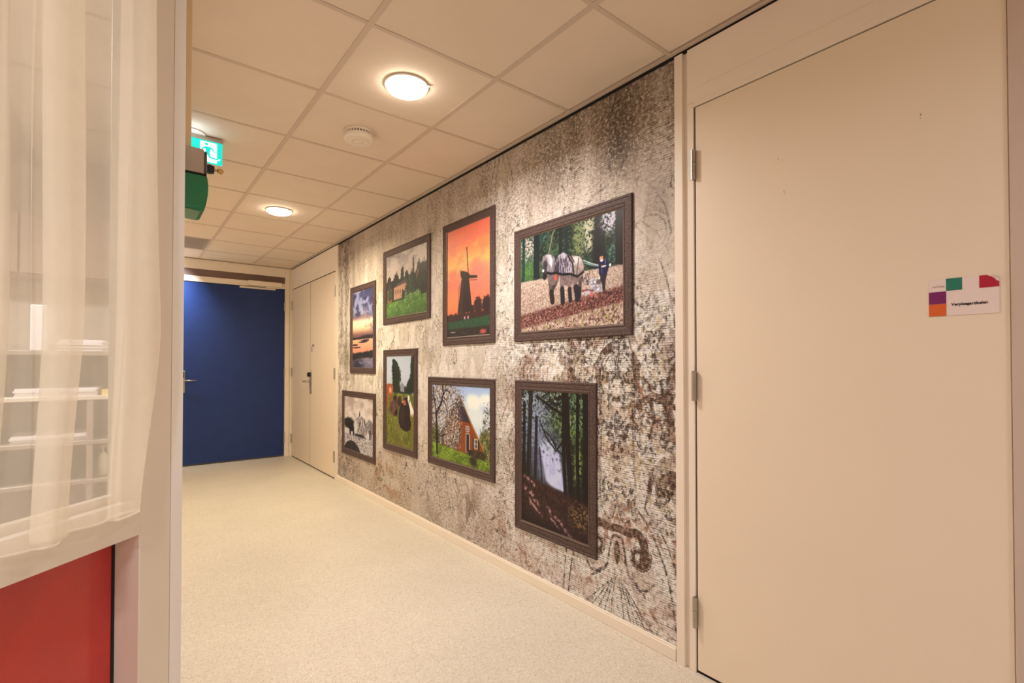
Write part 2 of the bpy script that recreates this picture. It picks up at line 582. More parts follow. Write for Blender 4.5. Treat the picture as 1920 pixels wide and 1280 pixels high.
def pic_plough(p):
    p.grad([(0, (150, 122, 106)), (.45, (186, 162, 142)), (.53, (200, 178, 158)), (1, (190, 170, 150))])
    wood = ss(p.v + 0.02 * p.u, .525, .545)
    foliage(p, wood, (32, 44, 34), (84, 104, 78), 44, 1, .47)
    foliage(p, wood * ss(p.n(6, 3, 9), .46, .56), (36, 56, 50), (104, 138, 114), 52, 3, .48)
    p.put(wood * p.ell(.07, .63, .13, .10, .8, rag=.4) * .85, (104, 142, 72)); p.put(wood * p.ell(.07, .63, .15, .12, .8) * ss(p.n(60, 3, 31), .5, .6) * .6, (58, 88, 50))
    p.put(wood * p.ell(.08, .88, .10, .12, .5, rag=.5) * ss(p.n(60, 3, 4), .42, .55), (196, 178, 160))
    p.put(wood * p.ell(.72, .90, .07, .22, .5, rag=.5) * ss(p.n(50, 3, 6), .38, .5), (188, 182, 150))
    p.put(wood * p.ell(.62, .85, .05, .2, .5, rag=.4) * ss(p.n(55, 3, 7), .4, .52), (132, 138, 92))
    p.put(wood * p.ell(.80, .70, .055, .36, .25, rag=.3), (34, 36, 34))
    p.put(wood * p.ell(.90, .92, .08, .10, .5, rag=.5) * ss(p.n(60, 3, 14), .4, .52), (200, 190, 196))
    p.put(wood * p.ell(.97, .75, .035, .4, .25, rag=.3), (38, 36, 36))
    for u, wd, c in ((.03, .012, (24, 66, 60)), (.17, .016, (22, 40, 46)), (.20, .012, (28, 44, 44)), (.44, .014, (26, 40, 42)), (.50, .010, (28, 48, 52)), (.985, .008, (30, 26, 26))):
        p.put(wood * p.line([(u, .5), (u + .005, 1)], wd), c)
    p.put(wood * p.line([(.30, .7), (.36, .95), (.38, 1)], .003), (150, 140, 120))
    # field
    fld = 1 - wood
    p.put(fld * ss(p.n(70, 3, 11, 1, 1.6), .46, .64) * .9, (216, 198, 182))
    p.put(fld * (1 - ss(p.n(70, 3, 12, 1, 1.6), .36, .50)) * .9, (150, 124, 106))
    band = ss(p.v - (.10 + .16 * p.u), -.09, -.05) * (1 - ss(p.v - (.10 + .16 * p.u), .05, .09))
    p.put(band * .9, (112, 66, 58)); p.put(band * ss(p.n(60, 3, 15), .5, .6), (66, 36, 36)); p.put(band * ss(p.n(65, 3, 16), .56, .66), (176, 128, 116))
    low = 1 - ss(p.v - (.10 + .16 * p.u), -.09, -.05)
    p.put(low * .7, (176, 146, 126)); p.put(low * ss(p.n(45, 3, 17), .47, .60) * .8, (218, 196, 178)); p.put(low * (1 - ss(p.n(48, 3, 18), .38, .44)), (112, 80, 68))
    p.put(low * ss(p.n(22, 3, 19), .62, .74) * .6, (170, 170, 104))
    # rear horse (left)
    dk = (44, 36, 40)
    strand = p.n(75, 3, 21, 1, .22)
    chest1 = p.poly([(.30, .575), (.429, .563), (.423, .478), (.387, .443), (.331, .452), (.31, .497)])
    p.put(p.line([(.396, .471), (.36, .407), (.35, .35)], .014), (74, 60, 58))
    p.put(p.line([(.331, .47), (.348, .362), (.357, .285)], .013), (104, 88, 84)); p.put(p.line([(.346, .375), (.359, .28)], .017), dk)
    p.put(chest1, (128, 110, 104)); p.put(chest1 * ss(p.n(50, 3, 24), .48, .62) * .6, (84, 68, 66))
    h1 = p.poly([(.243, .728), (.262, .76), (.30, .771), (.35, .752), (.381, .716), (.389, .645), (.368, .58), (.338, .562), (.30, .581), (.29, .524), (.262, .517), (.249, .554), (.247, .602), (.252, .649), (.236, .712)])
    p.put(h1, (150, 138, 140)); p.put(h1 * ss(strand, .46, .6) * .7, (104, 92, 98))
    lk = p.poly([(.287, .766), (.338, .755), (.362, .697), (.35, .618), (.315, .683), (.30, .734)])
    p.put(lk, (212, 202, 200)); p.put(lk * (1 - ss(strand, .38, .5)) * .6, (132, 120, 124))
    p.put(p.poly([(.262, .694), (.281, .72), (.303, .686), (.30, .616), (.292, .523), (.259, .519), (.247, .579), (.256, .648)]), (72, 62, 68))
    p.put(p.ell(.276, .545, .02, .032, .3), (30, 26, 30)); p.put(p.ell(.259, .609, .012, .014, .3), (228, 220, 216)); p.put(p.ell(.243, .728, .008, .02, .3), dk); p.put(p.ell(.29, .655, .008, .012, .3), (28, 24, 28))
    # front horse (right)
    hq = p.poly([(.51, .705), (.573, .688), (.628, .668), (.655, .624), (.668, .567), (.662, .502), (.638, .468), (.584, .467), (.556, .50), (.545, .614)])
    p.put(p.line([(.638, .507), (.63, .399), (.623, .30)], .012), (92, 76, 74)); p.put(p.line([(.626, .36), (.622, .29)], .014), dk)
    p.put(hq, (176, 158, 148)); p.put(hq * ss(p.n(30, 3, 25), .46, .62) * .6, (134, 114, 106)); p.put(p.ell(.60, .645, .05, .045, .6) * hq, (210, 198, 190))
    p.put(p.poly([(.556, .505), (.644, .475), (.619, .428), (.57, .425)]), (128, 106, 98))
    for pts, wd in (([(.452, .45), (.461, .357), (.465, .262)], .013), ([(.528, .426), (.534, .347), (.539, .27)], .011), ([(.584, .445), (.597, .349), (.608, .272)], .014)):
        p.put(p.line(pts, wd), (132, 112, 106)); p.put(p.line([((pts[0][0] + 2 * pts[1][0]) / 3, (pts[0][1] + 2 * pts[1][1]) / 3), pts[2]], wd * 1.25), (42, 36, 46))
    c2 = p.poly([(.432, .545), (.567, .514), (.559, .416), (.47, .419), (.437, .458)])
    p.put(c2, (138, 118, 112)); p.put(c2 * ss(p.n(50, 3, 26), .48, .62) * .6, (96, 78, 76))
    mn = p.poly([(.381, .618), (.399, .701), (.429, .734), (.47, .745), (.516, .709), (.55, .635), (.564, .543), (.539, .503), (.458, .523), (.429, .545), (.399, .562), (.381, .589)])
    p.put(mn, (116, 104, 112)); p.put(mn * ss(strand, .48, .60) * .85, (186, 174, 180)); p.put(mn * (1 - ss(strand, .36, .46)) * .85, (54, 46, 56)); p.put(p.poly([(.381, .618), (.405, .66), (.43, .66), (.425, .55), (.399, .562), (.381, .589)]) * .8, (60, 52, 60))
    p.put(p.ell(.475, .715, .03, .03, .5) * mn * .7, (196, 186, 190))
    p.put(p.line([(.30, .581), (.35, .56), (.393, .563), (.458, .532), (.539, .52), (.606, .483), (.66, .514)], .0065), (22, 20, 26))
    p.put(p.line([(.518, .70), (.561, .619), (.573, .519)], .005), (36, 32, 40)); p.put(p.line([(.54, .70), (.575, .63)], .004), (40, 34, 40)); p.put(p.line([(.649, .516), (.658, .421)], .003), (60, 52, 54)); p.put(p.line([(.62, .66), (.60, .5)], .003), (90, 78, 76))
    p.put(p.ell(.392, .515, .014, .028, .3, rag=.25), (204, 96, 70))
    # reins, plough, man
    p.put(p.line([(.665, .622), (.744, .573), (.834, .533)], .002), (222, 226, 216)); p.put(p.line([(.671, .597), (.754, .555), (.834, .528)], .0016), (160, 196, 186))
    p.put(p.poly([(.66, .459), (.718, .454), (.713, .385), (.671, .387)]) * ss(p.n(50, 3, 27), .38, .52), (96, 90, 96))
    pl = p.poly([(.734, .436), (.795, .43), (.829, .309), (.774, .31), (.713, .385)])
    p.put(pl, (206, 202, 204)); p.put(pl * ss(p.n(45, 3, 28), .48, .6) * .8, (134, 126, 128)); p.put(p.ell(.80, .40, .02, .03, .4, rag=.4), (110, 92, 84))
    p.put(p.line([(.638, .332), (.692, .345), (.754, .325)], .003), (74, 72, 86)); p.put(p.line([(.649, .346), (.744, .319)], .0025), (170, 66, 62)); p.put(p.ell(.734, .296, .014, .028, .4, rag=.5), (196, 108, 106)); p.put(p.ell(.70, .315, .03, .02, .4, rag=.5) * .8, (190, 186, 190))
    for a, b2 in (((.708, .456), (.723, .513)), ((.692, .454), (.702, .495)), ((.676, .45), (.682, .49))):
        p.put(p.line([a, b2], .0018), (62, 56, 60))
    p.put(p.poly([(.805, .471), (.871, .464), (.856, .394), (.852, .311), (.832, .307), (.826, .378), (.813, .406)]), (50, 44, 58))
    p.put(p.poly([(.797, .567), (.815, .588), (.854, .601), (.878, .571), (.885, .513), (.869, .462), (.80, .466)]), (34, 34, 74)); p.put(p.line([(.853, .59), (.855, .55)], .0015), (170, 170, 190)); p.put(p.line([(.822, .55), (.826, .47)], .0015), (120, 120, 150))
    p.put(p.ell(.822, .607, .016, .028, .2), (204, 148, 124)); p.put(p.ell(.824, .585, .012, .012, .3), (226, 212, 204)); p.put(p.ell(.824, .636, .018, .014, .2), (44, 46, 54))
    p.put(p.ell(.841, .53, .022, .009, .3), (216, 196, 184)); p.put(p.ell(.894, .53, .009, .012, .2), (238, 234, 228)); p.put(p.ell(.803, .432, .008, .014, .3), (220, 206, 200))


def pic_forest(p):
    p.grad([(0, (34, 20, 22)), (.28, (46, 30, 30)), (.35, (26, 26, 28)), (1, (26, 32, 28))])
    up = ss(p.v, .30, .36)
    foliage(p, up, (14, 18, 18), (74, 96, 58), 60, 1, .53)
    p.put(up * p.ell(.15, .80, .28, .24, .6, rag=.4) * ss(p.n(55, 3, 3), .42, .56), (156, 166, 176))
    p.put(up * ss(p.n(26, 3, 33), .50, .62) * ss(p.v, .62, .8) * ss(p.n(90, 2, 34), .5, .6), (176, 184, 160))
    p.put(up * p.ell(.22, .62, .26, .20, .7) * .45, (120, 124, 150))
    p.put(up * p.ell(.72, .76, .25, .10, .6, rag=.5) * ss(p.n(48, 3, 5), .46, .58), (112, 142, 70))
    p.put(up * p.ell(.85, .93, .16, .08, .6, rag=.5) * ss(p.n(52, 3, 6), .46, .56), (104, 128, 96))
    p.put(up * p.ell(.86, .52, .05, .14, .6, rag=.4) * ss(p.n(50, 3, 8), .4, .52), (150, 160, 76))
    # bright clearing
    clr = p.poly([(.30, .60), (.36, .61), (.60, .56), (.675, .30), (.50, .31), (.40, .35)], .008)
    clr = clr * ss(p.n(30, 4, 51) + 1.6 * (.60 - p.v), .42, .56)
    p.put(p.ell(.50, .45, .22, .17, .7, rag=.3) * .5, (150, 150, 178))
    p.put(clr, (206, 206, 226)); p.put(clr * ss(p.n(40, 2, 4, 1, .2), .45, .65) * .4, (160, 160, 190)); p.put(p.ell(.45, .60, .14, .05, .5, rag=.5) * ss(p.n(60, 2, 9), .4, .5), (190, 200, 206))
    p.put(p.ell(.46, .52, .3, .3, .9) * .22, (170, 170, 205))
    # trunks and branches
    tr = (24, 18, 20)
    for pts, wd in (([(.655, 1), (.66, .6), (.685, .28)], .012), ([(.70, .98), (.725, .6), (.775, .27)], .019), ([(.86, 1), (.85, .6), (.865, .26)], .012), ([(.16, 1), (.13, .6), (.12, .3)], .018), ([(.25, .8), (.23, .35)], .012), ([(.05, .9), (.04, .3)], .012), ([(.30, .58), (.34, .34)], .005), ([(.96, 1), (.97, .25)], .02)):
        p.put(p.line(pts, wd), tr)
    p.put(p.line([(.66, .66), (.55, .58), (.40, .67), (.30, .78)], .005), tr); p.put(p.line([(.66, .84), (.5, .88), (.25, .96)], .008), tr); p.put(p.line([(.55, .60), (.46, .68), (.35, .72)], .004), tr); p.put(p.line([(.64, .56), (.56, .60), (.5, .66)], .004), tr)
    for k in range(5):
        p.put(p.line([(.10 + .05 * k, 1), (.16 + .05 * k, .3)], .010) * .16, (170, 170, 200))
    # forest floor with patches of light
    gd = 1 - ss(p.v - (.36 - .10 * p.u), -.02, .02)
    p.put(gd, (52, 32, 32)); p.put(gd * ss(p.n(40, 3, 12), .48, .62) * .6, (96, 62, 56))
    d = (p.v + .42 * p.u)
    for c, wd, u0, u1 in ((.37, .022, 0, .30), (.28, .03, .02, .34), (.335, .022, .38, .92), (.29, .014, .42, .8), (.22, .018, .10, .40)):
        p.put(gd * (1 - ss(np.abs(d - c + .05 * (p.n(14, 3, 41) - .5)), wd * .1, wd * 1.3)) * ss(p.u, u0, u0 + .06) * (1 - ss(p.u, u1 - .1, u1)) * ss(p.n(34, 3, 13), .38, .58) * .85, (206, 160, 156))
    p.put(gd * p.ell(.88, .17, .14, .09, .6, rag=.5) * ss(p.n(50, 3, 14), .48, .62) * .8, (150, 124, 78))
    p.put(gd * (1 - ss(p.v + .1 * p.u, .02, .16)) * .7, (26, 18, 22))


def pic_mill(p):
    p.grad([(0, (36, 36, 36)), (.2, (236, 120, 78)), (.34, (238, 124, 88)), (.5, (232, 128, 100)), (.66, (248, 180, 92)), (.78, (240, 140, 76)), (.9, (232, 118, 80)), (1, (222, 108, 82))])
    y = p.v + .18 * p.u
    p.put(p.ell(.75, .60, .2, .07, .6, rag=.5, f=8) * .55, (190, 108, 110)); p.put(p.ell(.2, .58, .14, .05, .6, rag=.5, f=8) * .5, (214, 112, 96))
    p.put((1 - ss(np.abs(p.v - .62 - .28 * (p.u - .3)), .0, .06)) * ss(p.n(9, 3, 4), .35, .6) * .85, (255, 206, 110))
    p.put((1 - ss(np.abs(p.v - .74 - .2 * (p.u - .3)), .0, .05)) * ss(p.n(9, 3, 5), .4, .6) * .5, (252, 190, 96))
    p.put(ss(p.n(11, 4, 7, 1, 2), .5, .65) * ss(p.v, .25, .4) * .3, (214, 104, 92))
    p.put(p.ell(.12, .33, .3, .1, .8) * .5, (250, 150, 84))
    p.put(ss(p.v, .2, .24) * .16, (226, 190, 170))
    dk = (50, 30, 32)
    p.put(p.ell(.74, .26, .09, .075, .2, rag=.3), (62, 34, 38)); p.put(p.ell(.93, .25, .09, .09, .2, rag=.3), (52, 30, 34)); p.put(p.ell(.62, .22, .05, .05, .2, rag=.3), (60, 34, 36))
    p.put(1 - ss(p.v + .04 * (p.n(30, 3, 3) - .5), .205, .222), (64, 34, 36))
    p.put(ss(p.v, .155, .165) * (1 - ss(p.v, .19, .20)) * ss(p.n(40, 2, 8), .45, .55) * .5, (96, 44, 44))
    g = ss(p.v, .06, .085) * (1 - ss(p.v - .02 * p.u, .135, .15))
    p.put(g, (40, 78, 54)); p.put(g * ss(p.n(50, 3, 9), .5, .6) * .5, (66, 110, 70))
    wt = 1 - ss(p.v, .055, .085)
    p.put(wt, (44, 40, 40)); p.put(wt * ss(p.n(40, 2, 10, .4, 2), .55, .62) * .5, (110, 72, 66)); p.put(wt * p.ell(.85, .03, .07, .02, .5), (190, 90, 80)); p.put(wt * p.line([(.1, .045), (.2, .042)], .003), (190, 170, 170))
    p.put(p.poly([(.27, .215), (.345, .50), (.375, .54), (.50, .54), (.535, .50), (.605, .215)]), dk)
    p.put(p.poly([(.30, .215), (.36, .50), (.40, .50), (.38, .215)]), (74, 44, 46)); p.put(p.poly([(.50, .215), (.50, .50), (.515, .5), (.53, .215)]), (34, 22, 26))
    p.put(p.poly([(.335, .555), (.34, .60), (.40, .595), (.50, .575), (.56, .545), (.545, .515), (.42, .53), (.36, .53)]), (44, 26, 30))
    p.put(p.poly([(.53, .545), (.72, .525), (.725, .505), (.55, .515)]), (40, 24, 28))
    p.put(p.line([(.485, .795), (.52, .55), (.60, .23)], .005), (48, 28, 30)); p.put(p.line([(.47, .795), (.50, .80)], .003), dk)
    p.put(p.line([(.50, .55), (.54, .38), (.57, .23)], .003), (60, 34, 34)); p.put(p.line([(.335, .61), (.34, .56)], .004), dk)
    p.put(p.line([(.30, .47), (.28, .30), (.27, .215)], .0025), dk); p.put(p.line([(.56, .50), (.71, .487)], .002), dk)
    for u in (.42, .50):
        p.put(p.poly([(u, .155), (u, .18), (u + .03, .18), (u + .03, .155)]), (206, 170, 170))


def pic_castle(p):
    p.grad([(0, (86, 120, 44)), (.24, (110, 142, 60)), (.25, (150, 130, 110)), (.55, (206, 186, 172)), (1, (150, 140, 134))])
    p.put(ss(p.v, .5, .6) * ss(p.n(7, 4, 2, 1, 2), .45, .6) * .6, (206, 190, 178)); p.put(ss(p.v, .7, .9) * ss(p.n(5, 3, 5, 1, 2), .5, .65) * .5, (122, 114, 112))
    tl = .56 + .06 * p.u
    tm = (1 - ss(p.v - tl - .18 * (p.n(13, 4, 7) - .45), -.01, .01)) * ss(p.v, .2, .24)
    foliage(p, tm, (30, 34, 26), (66, 78, 50), 50, 3, .52)
    for u, v, ru, rv in ((.08, .55, .05, .12), (.26, .55, .07, .14), (.42, .62, .04, .16), (.53, .56, .05, .12), (.69, .62, .02, .26), (.66, .52, .06, .14), (.82, .60, .05, .18), (.94, .55, .1, .2), (.80, .45, .1, .2)):
        foliage(p, p.ell(u, v, ru, rv, .15, rag=.35, seed=int(u * 50)), (32, 36, 28), (62, 74, 48), 50, 4, .54)
    p.put(p.poly([(.20, .46), (.30, .52), (.50, .565), (.55, .51), (.55, .49)]), (92, 74, 66))
    p.put(p.poly([(.20, .27), (.20, .465), (.55, .505), (.55, .31), (.40, .28)]), (178, 136, 108)); p.put(p.poly([(.20, .27), (.20, .465), (.55, .505), (.55, .31), (.40, .28)]) * ss(p.n(34, 3, 12), .48, .6) * .5, (206, 168, 140))
    for k in range(5):
        p.put(p.poly([(.24 + .06 * k, .36), (.24 + .06 * k, .42), (.262 + .06 * k, .425), (.262 + .06 * k, .362)]), (110, 84, 72))
    p.put(p.poly([(.03, .24), (.03, .44), (.08, .53), (.14, .45), (.14, .25)]), (182, 116, 74)); p.put(p.poly([(.03, .44), (.08, .56), (.14, .45)]), (74, 56, 56))
    p.put(p.poly([(.76, .42), (.76, .58), (.80, .66), (.85, .58), (.85, .42)]), (150, 100, 76))
    for u, v, ru, rv, c in ((.62, .42, .11, .17, (62, 84, 46)), (.09, .36, .05, .10, (78, 94, 40)), (.45, .32, .04, .08, (58, 74, 40)), (.88, .45, .12, .2, (40, 48, 36)), (.80, .40, .06, .14, (56, 68, 40))):
        foliage(p, p.ell(u, v, ru, rv, .15, rag=.3, seed=int(u * 60)), tuple(int(x * .55) for x in c), c, 55, 6, .45)
    for u, v in ((.52, .25), (.62, .265), (.72, .27), (.80, .29)):
        foliage(p, p.ell(u, v, .06, .065, .15, rag=.25, seed=int(u * 90)), (70, 98, 48), (144, 172, 96), 70, 8, .45)
    g = 1 - ss(p.v - .04 * p.u, .225, .245)
    foliage(p, g, (78, 112, 38), (128, 160, 70), 50, 10, .48)
    p.put(g * (1 - ss(p.v, .02, .14)) * .35, (60, 92, 30))


def pic_lake(p):
    p.grad([(0, (120, 112, 128)), (.10, (132, 122, 138)), (.22, (220, 150, 120)), (.36, (236, 176, 140)), (.42, (120, 88, 82)), (.50, (236, 190, 150)), (.60, (246, 214, 176)), (.68, (150, 140, 152)), (.82, (92, 92, 128)), (1, (66, 66, 104))])
    p.put(ss(p.v, .6, .7) * ss(p.n(8, 4, 2, 1, 1.5), .46, .6) * .8, (58, 56, 84)); p.put(ss(p.v, .62, .74) * ss(p.n(9, 4, 6, 1, 1.5), .54, .66) * .8, (172, 170, 196))
    p.put(ss(p.v, .44, .5) * (1 - ss(p.v, .66, .7)) * ss(p.n(10, 4, 8, 1, 3), .52, .6) * .75, (150, 116, 120))
    p.put(p.ell(.35, .58, .5, .05, .7) * .8, (255, 228, 190))
    p.put((1 - ss(np.abs(p.v - .385 - .02 * (p.n(20, 3, 3) - .5)), .008, .022)), (52, 42, 48)); p.put(p.ell(.75, .40, .35, .018, .3, rag=.4), (44, 38, 44))
    for u, v, ru, rv in ((.12, .30, .14, .012), (.5, .33, .2, .010), (.2, .265, .2, .01), (.62, .35, .2, .014)):
        p.put(p.ell(u, v, ru, rv, .3, rag=.4), (56, 48, 54))
    b = 1 - ss(np.abs(p.v - .15 - .02 * p.u - .05 * (p.n(14, 3, 5) - .5)), .03, .055)
    foliage(p, b, (40, 38, 40), (76, 70, 60), 50, 4, .52)
    p.put(p.ell(.25, .04, .3, .07, .5, rag=.5) * .8, (52, 48, 54)); p.put(ss(p.n(12, 4, 9, 1, 2), .52, .6) * (1 - ss(p.v, .06, .1)) * .5, (166, 164, 186))


def pic_cows(p):
    p.grad([(0, (112, 120, 52)), (.3, (124, 128, 56)), (.58, (140, 146, 82)), (.60, (186, 190, 196)), (.8, (196, 202, 210)), (1, (190, 196, 204))])
    fld = 1 - ss(p.v + .02 * p.u, .59, .605)
    foliage(p, fld, (98, 104, 42), (152, 152, 78), 46, 2, .46)
    p.put(fld * ss(p.n(9, 3, 8), .5, .66) * .4, (150, 128, 74))
    foliage(p, p.ell(.55, .62, .5, .045, .2, rag=.4) * (1 - fld), (46, 58, 50), (78, 94, 80), 50, 3, .52)
    p.put(p.poly([(.52, .61), (.52, .68), (.58, .71), (.66, .68), (.66, .60)]), (150, 150, 156))
    for u, v, ru, rv in ((.33, .86, .12, .09), (.38, .78, .16, .12), (.36, .68, .14, .09), (.28, .94, .06, .03)):
        foliage(p, p.ell(u, v, ru, rv, .15, rag=.3, seed=int(v * 70)), (38, 50, 38), (66, 82, 58), 56, 5, .54)
    for u, v, ru, rv in ((.97, .86, .10, .14), (.93, .70, .12, .10), (.80, .66, .06, .06), (.95, .95, .06, .05)):
        foliage(p, p.ell(u, v, ru, rv, .15, rag=.3, seed=int(v * 77)), (40, 52, 42), (64, 80, 62), 56, 6, .55)
    def q(*pts):                                                   # outlines measured on the print, in sheet units
        return [((x - 405) / 236, ((897 + (x - 405) * .19) - y) / ((897 + (x - 405) * .19) - 166)) for x, y in pts]
    bn = p.n(34, 3, 44)
    c = p.poly(q((405, 402), (432, 396), (458, 402), (467, 430), (466, 465), (452, 492), (449, 540), (442, 540), (440, 486), (424, 494), (416, 600), (408, 600), (405, 560)))
    p.put(c, (160, 88, 58)); p.put(c * ss(bn, .48, .6) * .6, (196, 120, 84)); p.put(p.ell(*q((440, 452))[0], .05, .035, .4) * c, (226, 164, 134))
    c = p.poly(q((434, 612), (438, 575), (455, 545), (468, 505), (480, 490), (497, 505), (508, 545), (510, 600), (503, 655), (488, 672), (455, 660)))
    p.put(c, (96, 66, 60)); p.put(c * ss(bn, .46, .6) * .7, (138, 100, 92)); p.put(p.poly(q((478, 640), (500, 600), (506, 650), (490, 672))), (52, 38, 40)); p.put(p.poly(q((470, 520), (480, 488), (498, 505), (496, 540), (478, 548))), (60, 46, 46))
    c = p.poly(q((505, 522), (515, 505), (530, 500), (538, 520), (533, 566), (520, 590), (508, 575))); p.put(c, (82, 58, 50)); p.put(c * ss(bn, .5, .6) * .6, (54, 40, 38))
    c = p.poly(q((540, 545), (556, 520), (585, 508), (606, 528), (612, 600), (606, 660), (618, 735), (612, 775), (588, 792), (562, 788), (530, 765), (516, 720), (514, 660), (522, 600)))
    p.put(c, (44, 32, 36)); p.put(c * ss(bn, .5, .64) * .55, (74, 52, 52)); p.put(p.ell(*q((545, 660))[0], .08, .10, .7) * c * .5, (92, 66, 66))
    p.put(p.poly(q((543, 545), (556, 524), (574, 540), (580, 572), (560, 580))), (168, 104, 76)); p.put(p.ell(*q((548, 548))[0], .022, .012, .4), (222, 190, 170))
    p.put(p.poly(q((592, 492), (602, 500), (612, 545), (626, 590), (640, 622), (640, 645), (628, 668), (614, 655), (610, 620), (600, 570), (588, 530))), (234, 224, 216)); p.put(p.ell(*q((627, 655))[0], .035, .014, .4), (206, 160, 142)); p.put(p.ell(*q((603, 540))[0], .014, .02, .4), (70, 50, 48))
    p.put((1 - ss(p.v, .0, .3)) * ss(p.n(26, 3, 12), .52, .62) * .5, (92, 92, 36))


def pic_farm(p):
    p.grad([(0, (96, 118, 34)), (.2, (128, 150, 52)), (.21, (206, 212, 226)), (.6, (206, 214, 232)), (1, (172, 190, 226))])
    p.put(p.ell(.74, .80, .12, .09, .5, rag=.3, f=10), (238, 238, 244)); p.put(p.ell(.95, .84, .1, .08, .5, rag=.3, f=10), (236, 236, 242)); p.put(p.ell(.80, .62, .3, .12, .8) * .7, (228, 228, 236))
    # low trees on both sides
    foliage(p, p.ell(.05, .30, .12, .16, .2, rag=.4), (66, 70, 40), (146, 140, 92), 50, 3, .48)
    foliage(p, p.ell(.93, .30, .10, .20, .2, rag=.4), (78, 80, 42), (168, 160, 100), 50, 5, .45)
    foliage(p, p.ell(.97, .58, .07, .18, .4, rag=.8, f=30) * ss(p.n(60, 3, 7), .46, .54), (84, 78, 66), (150, 146, 120), 60, 5, .48)
    # house
    p.put(p.poly([(.20, .17), (.20, .36), (.52, .82), (.86, .30), (.90, .20), (.86, .14)]), (128, 68, 40))
    p.put(p.poly([(.16, .34), (.50, .88), (.53, .84), (.22, .30)]), (64, 52, 58)); p.put(p.poly([(.46, .84), (.52, .88), (.70, .54), (.46, .56)]), (66, 54, 68))
    p.put(p.poly([(.46, .56), (.70, .54), (.88, .28), (.90, .17), (.50, .15)]), (150, 80, 42)); p.put(p.line([(.52, .87), (.72, .53), (.89, .27)], .006), (170, 140, 90))
    p.put(p.poly([(.18, .18), (.18, .34), (.48, .34), (.48, .15)]), (92, 50, 34)); p.put(ss(p.n(34, 3, 9), .52, .62) * p.poly([(.2, .16), (.2, .36), (.5, .56), (.7, .54), (.88, .28), (.88, .16)]) * .35, (112, 56, 34))
    for u0, u1, v0, v1 in ((.62, .675, .43, .50), (.62, .685, .17, .41), (.755, .815, .24, .36), (.24, .29, .25, .34), (.44, .50, .28, .44)):
        p.put(p.poly([(u0, v0), (u0, v1), (u1, v1), (u1, v0)]), (222, 212, 200)); d = .009
        p.put(p.poly([(u0 + d, v0 + d), (u0 + d, v1 - d), (u1 - d, v1 - d), (u1 - d, v0 + d)]), (56, 46, 46))
        p.put(p.line([((u0 + u1) / 2, v0), ((u0 + u1) / 2, v1)], .0025) * (0 if v1 - v0 > .2 else 1), (214, 204, 192)); p.put(p.line([(u0, (v0 + v1) / 2), (u1, (v0 + v1) / 2)], .0025) * (0 if v1 - v0 > .2 else 1), (214, 204, 192))
    for u0, u1, v0, v1 in ((.735, .753, .22, .37), (.817, .838, .22, .35), (.225, .238, .24, .34), (.505, .53, .27, .45)):
        p.put(p.poly([(u0, v0), (u0, v1), (u1, v1), (u1, v0)]), (46, 40, 34))
    # blossom tree in front
    bl = np.maximum(p.ell(.25, .80, .28, .26, .35, rag=.5), p.ell(.36, .45, .17, .34, .35, rag=.5))
    bl = np.maximum(bl, p.ell(.08, .70, .14, .3, .35, rag=.5))
    p.put(bl * ss(p.n(48, 3, 11), .44, .54), (112, 92, 80)); p.put(bl * ss(p.n(60, 3, 12), .50, .60), (226, 210, 200)); p.put(bl * ss(p.n(55, 3, 13), .58, .66), (72, 60, 56)); p.put(bl * ss(p.n(50, 3, 14), .6, .68), (150, 136, 104))
    tk = (40, 30, 32)
    p.put(p.line([(.10, .08), (.095, .35), (.08, .62)], .013), tk); p.put(p.line([(.085, .60), (.17, .74), (.22, .88), (.20, 1)], .009), tk); p.put(p.line([(.08, .62), (.04, .80), (.02, .96)], .007), tk)
    p.put(p.line([(.20, .84), (.27, .94), (.34, .90)], .005), tk); p.put(p.line([(.20, .80), (.27, .72), (.30, .60)], .004), tk); p.put(p.line([(.10, .34), (.16, .30), (.26, .34)], .004), tk)
    # bushes, grass
    foliage(p, p.ell(.80, .16, .14, .06, .2, rag=.4), (58, 46, 40), (104, 84, 62), 60, 15, .5); foliage(p, p.ell(.70, .12, .04, .09, .25, rag=.5), (44, 36, 36), (92, 78, 66), 60, 16, .5)
    g = 1 - ss(p.v + .10 * p.u + .03 * (p.n(30, 3, 4) - .5), .195, .225)
    foliage(p, g, (96, 116, 34), (154, 176, 72), 55, 17, .46)
    p.put(g * p.ell(.74, .08, .06, .07, .5, rag=.5), (60, 52, 36))
    p.put(p.line([(.10, .06), (.098, .3)], .012), tk)


